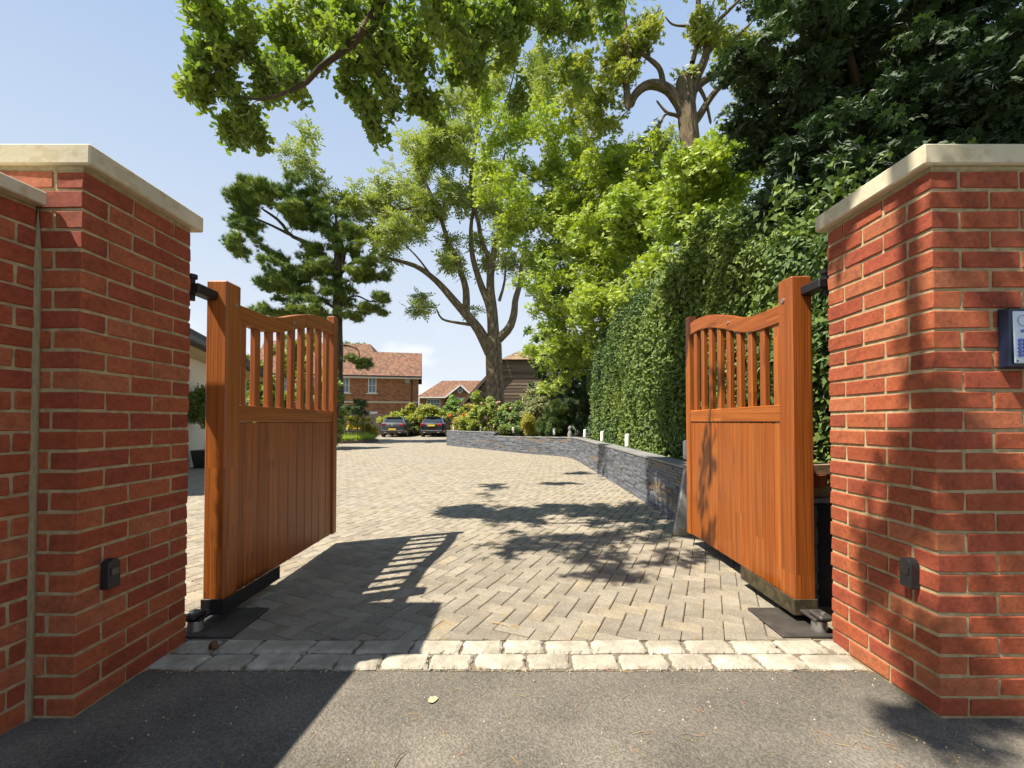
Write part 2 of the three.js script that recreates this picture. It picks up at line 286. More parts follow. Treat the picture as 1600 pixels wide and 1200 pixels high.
{ // wing wall that runs from the left pillar towards the viewer
  const g = thing('wing_wall', 'lower red brick wall with stone coping abutting the left gate pillar', 'wall', V(-1.768, 0, NEAR - 0.002), -5.5 * Math.PI / 180);
  // local axes: +z towards the viewer along the wall, +x the face seen from the gateway
  const L = 2.3, gap = 0.012;
  part(g, 'mortar', boxUV(new THREE.BoxGeometry(0.2, 1.99, L).translate(-0.1048, 0.885, L / 2 + gap)), M.mortar);
  for (let k = -1; k < 25; k++) {
    const y = k * 0.075 + 0.0325 + 0.004; let z = gap, first = k % 2 ? 0.053 : 0.1525;
    while (z < L - 0.02) { const len = Math.min(first || 0.215, L + gap - z); first = 0; if (len < 0.03) break;
      const b = len === 0.215 ? brickOf(0.215, 'z') : chamferBox(0.1025, 0.065, len, 0.004, 0.004, brickRnd);
      part(g, 'brick', b, brickMat(), new THREE.Vector3(-0.05125 + (brickRnd() - 0.5) * 0.002, y, z + len / 2), [0, (brickRnd() - 0.5) * 0.006, 0]); z += len + 0.01; }
  }
  for (let k = 0; k < 3; k++) part(g, 'coping_slab', chamferBox(0.28, 0.05, 0.757, 0.004, 0, brickRnd, 'z'), M.coping, new THREE.Vector3(-0.1, 1.907, 0.387 + k * 0.764));
  part(g, 'sealant_joint', tube([new THREE.Vector3(-0.004, -0.04, 0.004), new THREE.Vector3(-0.003, 0.9, 0.004), new THREE.Vector3(-0.005, 1.88, 0.004)], 0.014, 0.014, 10, 6), M.mortar);
}

// ------------------------------------------------------------------ the two gates
const HINGE = 2.4, GATE_W = 1.56, GATE_T = 0.062;
function gate(side, label) { // local: z from 0 at the hinge to -GATE_W (away), x = 0 is the face towards the gateway
  const g = thing('wooden_gate', label, 'gate', V(side < 0 ? -1.6 : 1.535, 0, HINGE), 0, 'pair of open wooden gates'), s = side, rnd = rng(side < 0 ? 31 : 32);
  const mat = () => M.woods[Math.floor(rnd() * 4)];
  const X = (x) => x * s;                                        // away from the gateway
  const yb = 0.1, hs = side < 0 ? 1.86 : 1.885;
  const piece = (name, w, h, d, x, y, z, long = 'y', c = 0.005) => part(g, name, chamferBox(w, h, d, c, 0, rnd, long), mat(), new THREE.Vector3(X(x), y, z));
  piece('hinge_stile', 0.115, hs - yb, 0.125, GATE_T / 2, (hs + yb) / 2, -0.0625, 'y', 0.008);
  const fs = 2.02;
  piece('meeting_stile', 0.07, fs - yb, 0.075, GATE_T / 2, (fs + yb) / 2, -GATE_W + 0.0375, 'y', 0.006);
  // swept top rail
  const z0 = 0.125, z1 = GATE_W - 0.075, topY = (t) => { const k = [1.763, 1.764, 1.77, 1.803, 1.857, 1.905, 1.94, 1.954, 1.95], f = clamp(t) * 8, i = Math.min(7, Math.floor(f)), u = f - i, p = (n) => k[clamp(n, 0, 8)]; return 0.5 * ((2 * p(i)) + (p(i + 1) - p(i - 1)) * u + (2 * p(i - 1) - 5 * p(i) + 4 * p(i + 1) - p(i + 2)) * u * u + (3 * p(i) - p(i - 1) - 3 * p(i + 1) + p(i + 2)) * u * u * u); };
  const sh = []; const n = 28; for (let i = 0; i <= n; i++) sh.push(new THREE.Vector2(lerp(z0, z1, i / n), topY(i / n))); for (let i = n; i >= 0; i--) sh.push(new THREE.Vector2(lerp(z0, z1, i / n), topY(i / n) - 0.095));
  let rg = new THREE.ExtrudeGeometry(new THREE.Shape(sh), { depth: 0.048, bevelEnabled: true, bevelSize: 0.004, bevelThickness: 0.004, bevelSegments: 2, steps: 1 });
  rg.translate(0, 0, 0.004); rg.rotateY(Math.PI / 2); rg.translate(s < 0 ? -0.056 - 0.003 : 0.003, 0, 0);
  part(g, 'top_rail', boxUV(rg, 'z', [rnd(), rnd()]), mat());
  const zc = -(z0 + z1) / 2, zl = z1 - z0;
  piece('middle_rail', 0.056, 0.1, zl - 0.002, 0.033, 1.135, zc, 'z');
  piece('bottom_rail', 0.05, 0.12, zl - 0.002, 0.043, yb + 0.075, zc, 'z');
  const nb = 11, bw = zl / nb;
  for (let i = 0; i < nb; i++) piece('board', 0.02, 1.085 - yb - 0.004, bw - 0.004, 0.022 + 0.0008 * (rnd() - 0.5), (1.085 + yb) / 2, -(z0 + bw * (i + 0.5)), 'y', 0.005);
  for (let i = 0; i < 9; i++) { const t = (i + 0.62) / 9.25, z = z0 + zl * t, y0 = 1.18, y1 = topY(t) - 0.09; piece('baluster', 0.036, y1 - y0 + 0.02, 0.056, GATE_T / 2, (y0 + y1) / 2, -z, 'y', 0.005); }
  // bolts, shoe, hinges
  for (const [z, y, r] of [[-0.075, hs - 0.118, 0.013], [-0.78, topY((0.78 - z0) / zl) - 0.047, 0.012]]) part(g, 'bolt', new THREE.CylinderGeometry(r, r, 0.008, 14).rotateZ(Math.PI / 2), M.steel, new THREE.Vector3(X(z < -0.5 ? 0.001 : -0.028), y, z));
  const shoe = [box(0.008, 0.085, 0.56, 0.002, 'z').translate(X(-0.036), 0.09, -0.27), box(0.125, 0.085, 0.008, 0.002, 'x').translate(X(GATE_T / 2 - 0.004), 0.09, 0.008), box(0.125, 0.008, 0.56, 0.002, 'z').translate(X(GATE_T / 2 - 0.004), 0.052, -0.27)];
  part(g, 'shoe', mergeGeometries(shoe), s < 0 ? M.iron : M.shoe);
  const hinge = part(g, 'top_hinge', mergeGeometries([box(0.07, 0.05, 0.17, 0.006).translate(X(0.06), hs - 0.085, 0.06), new THREE.CylinderGeometry(0.016, 0.016, 0.13, 12).toNonIndexed().translate(X(0.08), hs - 0.08, 0.12), new THREE.CylinderGeometry(0.026, 0.026, 0.02, 12).toNonIndexed().translate(X(0.08), hs - 0.02, 0.12)].map(x => { x.deleteAttribute('uv'); return x; })), M.iron);
  return g;
}
gate(-1, 'open slatted wooden gate on the left, its near face in shade');
gate(1, 'open slatted wooden gate on the right, its near face in full sun');
function motor(side, label) { // underground gate motor: cover plate, hub, arm
  const g = thing('gate_motor', label, 'gate motor', V(side < 0 ? -1.55 : 1.47, 0, 2.4), 0, 'ground motors under the gates');
  part(g, 'cover_plate', box(0.3, 0.014, 0.34, 0.003), M.plate, new THREE.Vector3(side * 0.02, 0.008, 0.0));
  part(g, 'hub', new THREE.CylinderGeometry(0.036, 0.038, 0.05, 18), M.steel, new THREE.Vector3(side * 0.1, 0.04, 0.1));
  const arm = part(g, 'arm', mergeGeometries([box(0.085, 0.016, 0.2, 0.004).translate(0, 0, -0.05), box(0.07, 0.028, 0.1, 0.01).translate(0, 0.02, 0.03)]), side < 0 ? M.iron : M.plate, new THREE.Vector3(side * 0.1, 0.072, 0.08));
  part(arm, 'bolt', new THREE.CylinderGeometry(0.012, 0.012, 0.012, 6), M.steel, new THREE.Vector3(0, 0.036, 0.05));
}
motor(-1, 'dark ground motor plate and arm under the left gate hinge');
motor(1, 'dark ground motor plate and arm under the right gate hinge');
function photocell(side, pos, label) {
  const g = thing('photocell', label, 'sensor', pos, 0, 'gate photocells on the pillars');
  const s = new THREE.Shape(); s.moveTo(-0.024, -0.05); s.lineTo(0.024, -0.05); s.lineTo(0.024, 0.034); s.absarc(0, 0.034, 0.024, 0, Math.PI, false);
  const b = new THREE.ExtrudeGeometry(s, { depth: 0.026, bevelEnabled: true, bevelSize: 0.003, bevelThickness: 0.004, bevelSegments: 2, curveSegments: 14 });
  b.rotateY(side < 0 ? Math.PI / 2 : -Math.PI / 2); part(g, 'housing', b, M.black);
  part(g, 'lens', box(0.006, 0.03, 0.034, 0.002), new THREE.MeshPhysicalMaterial({ color: lin(0.02, 0.012, 0.014), roughness: 0.12 }), new THREE.Vector3(-side * 0.031, 0.012, 0));
}
photocell(-1, V(-1.611, 0.485, 1.755), 'small black photocell low on the left pillar');
photocell(1, V(1.551, 0.495, 1.735), 'small black photocell low on the right pillar');
{ // entry keypad at the right edge
  const g = thing('keypad', 'dark blue entry keypad with pale button panel on the right pillar', 'keypad', V(1.553 + 0.325, 1.39, NEAR - 0.004));
  const hood = new THREE.Shape(); hood.moveTo(0, -0.105); hood.lineTo(0.03, -0.1); hood.lineTo(0.033, 0.102); hood.lineTo(0, 0.108);
  part(g, 'housing', boxUV(new THREE.ExtrudeGeometry(hood, { depth: 0.17, bevelEnabled: true, bevelSize: 0.004, bevelThickness: 0.004, bevelSegments: 2 }).rotateY(-Math.PI / 2).translate(0.085, 0, 0)), std(lin(0.012, 0.022, 0.05), 0.4));
  const face = part(g, 'face_panel', box(0.16, 0.19, 0.006, 0.003), std(lin(0.55, 0.62, 0.72), 0.35, { metalness: 0.2 }), new THREE.Vector3(0.001, 0.001, 0.039), [-0.015, 0, 0]);
  const bm = std(lin(0.11, 0.15, 0.5), 0.4);
  for (let r = 0; r < 5; r++) for (let c = 0; c < 3; c++) part(face, 'button', new THREE.CylinderGeometry(0.0065, 0.0065, 0.005, 12).rotateX(Math.PI / 2), bm, new THREE.Vector3(-0.062 + c * 0.018, -0.012 - r * 0.0135, 0.005));
  part(face, 'button', new THREE.CylinderGeometry(0.0055, 0.0055, 0.005, 12).rotateX(Math.PI / 2), bm, new THREE.Vector3(-0.05, 0.022, 0.005));
  part(face, 'speaker_ring', new THREE.TorusGeometry(0.02, 0.0018, 8, 24), std(lin(0.35, 0.42, 0.55), 0.4), new THREE.Vector3(-0.045, 0.06, 0.004));
  part(face, 'screw', new THREE.CylinderGeometry(0.003, 0.003, 0.003, 8).rotateX(Math.PI / 2), M.iron, new THREE.Vector3(-0.073, -0.087, 0.005));
}

// ------------------------------------------------------------------ slate retaining wall, bed, small things along it
const WALL = [[1.79, 2.62], [1.79, 4.7], [1.8, 7.2], [1.79, 10.5], [1.76, 12.6], [1.6, 13.65], [1.05, 14.45], [0.54, 15.05], [-1.0, 17.25], [-2.2, 19.0], [-3.13, 20.5]];
const wallCurve = new THREE.CatmullRomCurve3(WALL.map(([x, d]) => V(x, 0, d)), false, 'centripetal');
const WLEN = wallCurve.getLength();
{
  const g = thing('slate_wall', 'low curved retaining wall clad in dark split slate strips', 'wall'), rnd = rng(71);
  const hAt = (s) => s > WLEN - 4.3 ? 0.7 : s > 11 ? lerp(0.62, 0.56, clamp((s - 11) / 3)) : 0.635;
  const P = (s) => { const t = clamp(s / WLEN, 0, 1), p = wallCurve.getPointAt(t), q = wallCurve.getTangentAt(t); return { p, q, n: new THREE.Vector3(q.z, 0, -q.x) }; };   // n towards the drive
  // core
  const seg = 60, cp = [], ci = [], cu = [];
  for (let i = 0; i <= seg; i++) { const s = i / seg * WLEN, { p, n } = P(s), h = hAt(Math.min(s + 0.05, WLEN)) - 0.035; for (const [o, y] of [[0, -0.05], [0, h], [-0.18, h], [-0.18, -0.05]]) { cp.push(p.x + n.x * o, y, p.z + n.z * o); cu.push(s, y); } }
  for (let i = 0; i < seg; i++) for (let k = 0; k < 3; k++) { const a = i * 4 + k; ci.push(a, a + 4, a + 1, a + 1, a + 4, a + 5); }
  ci.push(0, 1, 2, 0, 2, 3); const e = seg * 4; ci.push(e, e + 2, e + 1, e, e + 3, e + 2);
  const core = new THREE.BufferGeometry(); core.setAttribute('position', new THREE.Float32BufferAttribute(cp, 3)); core.setAttribute('uv', new THREE.Float32BufferAttribute(cu, 2)); core.setIndex(ci); core.computeVertexNormals();
  part(g, 'core', core, std(lin(0.03, 0.031, 0.034), 1, { side: THREE.DoubleSide }));
  // strips
  const strip = [0].map(() => chamferBox(1, 1, 0.05, 0.003, 0.006, rnd, 'x'))[0], mats = [], cols = [], o = new THREE.Object3D();
  const rowH = 0.033;
  for (let r = 0; r * rowH < 0.67; r++) {
    let s = -rnd() * 0.2;
    while (s < WLEN) {
      const len = 0.12 + rnd() * 0.3, c = clamp(s + len / 2, 0, WLEN), a = Math.max(s, 0), b = Math.min(s + len, WLEN); s += len;
      if ((r + 1) * rowH > hAt(c) - 0.03 || b - a < 0.03) continue;
      const { p, q, n } = P((a + b) / 2), out = 0.018 + rnd() * 0.016;
      o.position.set(p.x + n.x * out, (r + 0.5) * rowH, p.z + n.z * out); o.rotation.set(0, Math.atan2(n.x, n.z), 0); o.scale.set(b - a - 0.002, rowH - 0.0025, 1); o.updateMatrix(); mats.push(o.matrix.clone());
      const rust = smooth(0.63, 0.75, fbm(c * 1.1 + 3, r * 0.22, 64, 14, 3)) * rnd(), k = 0.8 + rnd() * 1.0;
      cols.push(lin(lerp(0.105 * k, 0.26, rust * 0.8), lerp(0.112 * k, 0.17, rust * 0.8), lerp(0.128 * k, 0.08, rust * 0.8)));
    }
  }
  stuffOf(strip, std(lin(1, 1, 1), 0.55, { bumpMap: rep(grainBump, 1, 1), bumpScale: 0.004 }), mats, cols, 'slate_strips', g);
  // cap slabs
  const capMat = std(lin(0.34, 0.335, 0.33), 0.6, { map: rep(M.paverMap, 1, 1) });
  for (let s = 0; s < WLEN - 0.1; s += 0.602) { const len = Math.min(0.6, WLEN - s), c = s + len / 2, { p, n } = P(c); part(g, 'coping_slab', chamferBox(len - 0.004, 0.03, 0.25, 0.004, 0, rnd, 'x'), capMat, new THREE.Vector3(p.x - n.x * 0.065, hAt(c) - 0.018, p.z - n.z * 0.065), [0, Math.atan2(n.x, n.z), 0]); }
  // soil behind the wall
  const bedPts = WALL.map(([x, d], i) => { const t = i / (WALL.length - 1); return [x + 0.12, d + (i > 4 ? 0.12 : 0)]; });
  structure('planting_bed', plan([...bedPts, [-2.9, 27], [9, 27], [9, 2.62]], -0.1, 0.5), M.soil, 'raised soil bed behind the slate wall');
}
{ // white stake lights along the wall
  const spots = [[709, 20.6, 'furthest left white stake light on the slate wall, beside red flowers'], [751, 19.2, 'white stake light on the slate wall below the pale shrub'], [802, 17.2, 'white stake light in front of the low flowers behind the slate wall'], [866, 14.9, 'white stake light in front of the dark conifer shrub'], [914, 12.6, 'white stake light just right of the wall bend'], [941, 10.2, 'white stake light third from the right gate along the ivy'], [980, 7.9, 'large white stake light second from the right gate along the ivy'], [1073, 5.2, 'white stake light half hidden by the right gate end']];
  for (const [px, d, label] of spots) {
    const big = d < 13 ? 1 : 1.15, x = (px - 805) / F * d, g = thing('stake_light', label, 'garden light', V(x, 0.495, d), 0, 'white stake lights along the slate wall');
    part(g, 'stake', new THREE.CylinderGeometry(0.008, 0.008, 0.17, 8).translate(0, 0.085, 0), M.iron);
    part(g, 'tube', lathe([[0.001, 0.15], [0.042 * big, 0.15], [0.044 * big, 0.16], [0.044 * big, 0.36], [0.03 * big, 0.375], [0.001, 0.378]], 16), M.white);
  }
  const x = (890 - 805) / F * 13.6, f = thing('garden_figure', 'small grey garden ornament at the bend of the slate wall', 'ornament', V(x + 0.05, 0.495, 13.9));
  part(f, 'body', lathe([[0.001, 0], [0.1, 0], [0.1, 0.04], [0.06, 0.08], [0.085, 0.2], [0.05, 0.3], [0.035, 0.33], [0.062, 0.38], [0.055, 0.44], [0.001, 0.47]], 16), std(lin(0.2, 0.2, 0.19), 0.8));
}
{ // pale slab leaning by the end of the right gate
  const s = new THREE.Shape([[0, 0], [0.2, 0], [0.2, 0.5], [0.14, 0.62], [0.11, 0.62]].map(p => new THREE.Vector2(...p)));
  const m = part(null, 'stone_slab', boxUV(new THREE.ExtrudeGeometry(s, { depth: 0.06, bevelEnabled: true, bevelSize: 0.004, bevelThickness: 0.004, bevelSegments: 1 })), std(lin(0.55, 0.53, 0.48), 0.9, { map: rep(M.paverMap, 1, 1) }));
  m.position.copy(V(1.525, 0.004, 4.3)); m.rotation.set(0, -0.1, 0); tag(m, 'pale tapered stone slab standing at the far end of the right gate', 'slab');
}
{ // loose bricks behind the right gate
  const rnd = rng(44), words = ['lowest loose brick of the pile behind the right gate', 'loose brick lying askew in the pile behind the right gate', 'tilted loose brick at the top of the pile behind the right gate', 'pale loose brick in the pile behind the right gate', 'loose brick resting end-on in the pile behind the right gate'];
  [[1.86, 0.685, 2.72, 0.3], [1.85, 0.75, 2.72, 0.9], [1.87, 0.815, 2.73, 0.2], [1.86, 0.685, 2.95, 1.3], [1.87, 0.75, 2.94, 0.1]].forEach(([x, y, d, a], i) => { const m = part(null, 'loose_brick', brickOf(0.215, 'x'), i !== 1 ? M.paleBrick : brickMat(), V(x, y - 0.018, d), [0, a, 0]); tag(m, words[i], 'brick', 'loose bricks behind the right gate'); });
}

// ------------------------------------------------------------------ leaves
function leafGeo(profile, len, width, fold = 0.25, curl = 0.15) { // profile: [t along, half width 0..1]; midrib along +y
  const pos = [], n = profile.length, mid = profile.map(([t]) => [0, t * len, -curl * len * t * t]), L = profile.map(([t, w], i) => [-w * width / 2, t * len, mid[i][2] + fold * w * width / 2]), Rr = profile.map(([t, w], i) => [w * width / 2, t * len, mid[i][2] + fold * w * width / 2]);
  for (let i = 0; i < n - 1; i++) { if (profile[i][1] > 0 || profile[i + 1][1] > 0) { if (profile[i][1] > 0) { pos.push(...mid[i], ...L[i + 1], ...L[i], ...mid[i], ...Rr[i], ...Rr[i + 1]); } if (profile[i + 1][1] > 0) pos.push(...mid[i], ...mid[i + 1], ...L[i + 1], ...mid[i], ...Rr[i + 1], ...mid[i + 1]); else { /* tip */ } } }
  const g = new THREE.BufferGeometry(); g.setAttribute('position', new THREE.Float32BufferAttribute(pos, 3)); g.computeVertexNormals(); return g;
}
function starLeaf(radii, size, fold = 0.12) { // fan of outline radii from the stalk end, palmate
  const pos = [], n = radii.length, pt = (i) => { const a = lerp(-2.35, 2.35, i / (n - 1)), r = radii[i] * size; return [Math.sin(a) * r, Math.cos(a) * r + size * 0.25, fold * Math.abs(Math.sin(a)) * r - 0.1 * r]; };
  for (let i = 0; i < n - 1; i++) pos.push(0, size * 0.2, 0, ...pt(i + 1), ...pt(i));
  const g = new THREE.BufferGeometry(); g.setAttribute('position', new THREE.Float32BufferAttribute(pos, 3)); g.computeVertexNormals(); return g;
}
const OAK_LEAF = () => leafGeo([[0, 0.06], [0.12, 0.2], [0.24, 0.52], [0.34, 0.36], [0.46, 0.8], [0.56, 0.52], [0.68, 1], [0.78, 0.62], [0.9, 0.66], [1, 0.12]], 0.11, 0.064, 0.28, 0.2);
const MAPLE_LEAF = () => starLeaf([0.35, 0.62, 0.42, 0.86, 0.5, 1, 0.5, 0.86, 0.42, 0.62, 0.35], 0.075);
const IVY_LEAF = () => starLeaf([0.5, 0.72, 0.52, 1, 0.52, 0.72, 0.5], 0.034);
const OVAL_LEAF = (l = 0.1, w = 0.045) => leafGeo([[0, 0.05], [0.25, 0.75], [0.55, 1], [0.8, 0.65], [1, 0.06]], l, w, 0.25, 0.2);
function cluster(leaf, n, spread, seed, { droop = 0.3, stalk = 0.03 } = {}) {
  const rnd = rng(seed), gs = [], o = new THREE.Object3D(); o.rotation.order = 'YXZ';
  for (let i = 0; i < n; i++) { const a = i / n * Math.PI * 2 + rnd(); o.position.set(Math.sin(a) * stalk + (rnd() - 0.5) * spread, (rnd() - 0.5) * spread * 0.8, Math.cos(a) * stalk + (rnd() - 0.5) * spread); o.rotation.set(Math.PI / 2 + droop + (rnd() - 0.5) * 1.1, a, (rnd() - 0.5) * 0.9); o.scale.setScalar(0.75 + rnd() * 0.45); o.updateMatrix(); gs.push(leaf.clone().applyMatrix4(o.matrix)); }
  return mergeGeometries(gs);
}
function ashSpray(seed) { const rnd = rng(seed), gs = [], o = new THREE.Object3D(), l = OVAL_LEAF(0.13, 0.05); for (let s = 0; s < 3; s++) { const yaw = s * 2.1 + rnd(), L = 0.34; for (let i = 0; i < 9; i++) { const t = (Math.floor(i / 2) + 1) / 5, side = i === 8 ? 0 : i % 2 ? 1 : -1; o.rotation.order = 'YXZ'; const dx = Math.sin(yaw), dz = Math.cos(yaw); o.position.set(dx * L * t, -0.32 * L * t * t, dz * L * t); o.rotation.set(Math.PI / 2 + 0.35 + (rnd() - 0.5) * 0.5, yaw + side * 1.0, (rnd() - 0.5) * 0.6); o.updateMatrix(); gs.push(l.clone().applyMatrix4(o.matrix)); } } return mergeGeometries(gs); }
function needleTuft(seed, n = 46, len = 0.16) { const rnd = rng(seed), pos = []; for (let i = 0; i < n; i++) { const a = rnd() * 6.283, up = -0.2 + rnd() * 1.1, c = Math.sqrt(Math.max(0.05, 1 - Math.min(1, up * up))), L = len * (0.7 + 0.5 * rnd()), d = new THREE.Vector3(Math.sin(a) * c, up, Math.cos(a) * c).normalize(), s = new THREE.Vector3(d.z, rnd() - 0.5, -d.x).normalize().multiplyScalar(0.011), b = new THREE.Vector3((rnd() - 0.5) * 0.05, (rnd() - 0.5) * 0.08, (rnd() - 0.5) * 0.05); pos.push(...b.clone().sub(s).toArray(), ...b.clone().add(s).toArray(), ...b.clone().addScaledVector(d, L).toArray()); } const g = new THREE.BufferGeometry(); g.setAttribute('position', new THREE.Float32BufferAttribute(pos, 3)); g.computeVertexNormals(); return g; }

function gauss(rnd) { return (rnd() + rnd() + rnd() - 1.5) / 1.5; }
const inEllipsoid = (rnd, b) => { for (;;) { const x = rnd() * 2 - 1, y = rnd() * 2 - 1, z = rnd() * 2 - 1, q = x * x + y * y + z * z; if (q < 1 && q > (b.hollow || 0)) return new THREE.Vector3(b.c.x + x * b.rx, b.c.y + y * b.ry, b.c.z + z * b.rz); } };
// blob from the photograph's pixels at depth d: half sizes in pixels, rz in metres
const blob = (px, py, d, rx, ry, rz, n, o = {}) => ({ c: at(px, py, d), rx: rx / F * d, ry: ry / F * d, rz, n, ...o });
function twigs(limbs, blobs, rnd, { r = 0.012, rise = 0.1 } = {}) { // twigs that lead from the limbs to points in the crown
  const nodes = [], geos = [], ends = [];
  for (const { pts, r0, r1, seg = 14, rad = 8, wob = 0.25, cap } of limbs) { geos.push(tube(pts, r0, r1, seg, rad, wob, cap)); const cv = new THREE.CatmullRomCurve3(pts, false, 'centripetal'); for (let i = 2; i <= 10; i++) nodes.push({ p: cv.getPointAt(i / 10), r: lerp(r0, r1, i / 10) }); }
  const goals = []; for (const b of blobs) { const k = Math.max(1, Math.round(b.n / 5)), sub = Array.from({ length: k }, () => ({ c: inEllipsoid(rnd, b), q: b.loose ? 0.45 + rnd() * 0.4 : 0.25 + rnd() * 0.3 })); for (let i = 0; i < b.n; i++) { const u = sub[Math.floor(rnd() * k)]; goals.push({ p: inEllipsoid(rnd, { c: u.c, rx: b.rx * u.q, ry: b.ry * u.q, rz: b.rz * u.q }), b }); } }
  for (const g of goals) g.d = Math.min(...nodes.map(n => n.p.distanceToSquared(g.p)));
  goals.sort((a, b) => a.d - b.d);
  for (const { p, b } of goals) {
    let best = null, bd = 1e9; for (const n of nodes) { const d = n.p.distanceToSquared(p) * (n.p.y > p.y + 0.5 ? 1.4 : 1); if (d < bd) { bd = d; best = n; } }
    const L = Math.sqrt(bd), mid = best.p.clone().lerp(p, 0.5); mid.y += L * rise; mid.x += (rnd() - 0.5) * L * 0.25; mid.z += (rnd() - 0.5) * L * 0.25;
    const r0 = Math.min(best.r * 0.75, r * (0.6 + L * 0.7));
    geos.push(tube([best.p, mid, p], r0, Math.max(0.25 * r, r0 * 0.35), L > 0.8 ? 5 : 3, 5));
    nodes.push({ p: mid, r: r0 * 0.7 }, { p, r: r0 * 0.4 }); ends.push({ p, from: mid, b });
  }
  return { geos, ends };
}
function foliage(ends, rnd, { per = 8, spread = 0.3, scale = [0.8, 1.3], tilt = 0.9, colors, along = 0.5, flat = 0.75 }) {
  const mats = [], cols = [], o = new THREE.Object3D(); o.rotation.order = 'YXZ';
  for (const { p, from, b } of ends) {
    const n = Math.round(per * (b?.dense || 1)), sp = spread * (b?.sp || 1), tone = rnd();
    for (let i = 0; i < n; i++) {
      const t = 1 - rnd() * along; o.position.copy(from).lerp(p, t); o.position.x += gauss(rnd) * sp; o.position.y += gauss(rnd) * sp * flat; o.position.z += gauss(rnd) * sp;
      o.rotation.set((rnd() - 0.5) * 2 * tilt, rnd() * 6.283, (rnd() - 0.5) * 2 * tilt); const s = lerp(scale[0], scale[1], rnd()); o.scale.setScalar(s); o.updateMatrix(); mats.push(o.matrix.clone());
      const c = colors[0].clone().lerp(colors[1], clamp(tone * 0.6 + rnd() * 0.4)); cols.push(c);
    }
  }
  return { mats, cols };
}
function tree({ name, label, category = 'tree', group, base, limbs, blobs, barkMat, twigR, rise, leafCluster, mat, fol, seed, leaves }) {
  const rnd = rng(seed), g = new THREE.Group(); g.name = name; g.position.copy(base); tag(g, label, category, group);
  const shift = (x) => x.translate(-base.x, -base.y, -base.z);
  const { geos, ends } = twigs(limbs, blobs, rnd, { r: twigR, rise });
  part(g, 'trunk', shift(mergeGeometries(geos.slice(0, 1))), barkMat);
  if (geos.length > 1) part(g, 'branches', shift(mergeGeometries(geos.slice(1))), barkMat);
  const { mats, cols } = foliage(ends, rnd, fol), T = new THREE.Matrix4().makeTranslation(-base.x, -base.y, -base.z);
  mats.forEach(m => m.premultiply(T));
  stuffOf(leafCluster, mat, mats, cols, 'crown', g);
  if (leaves) leaves(g, mats, rnd);
  return g;
}
const W1 = lin(1, 1, 1);

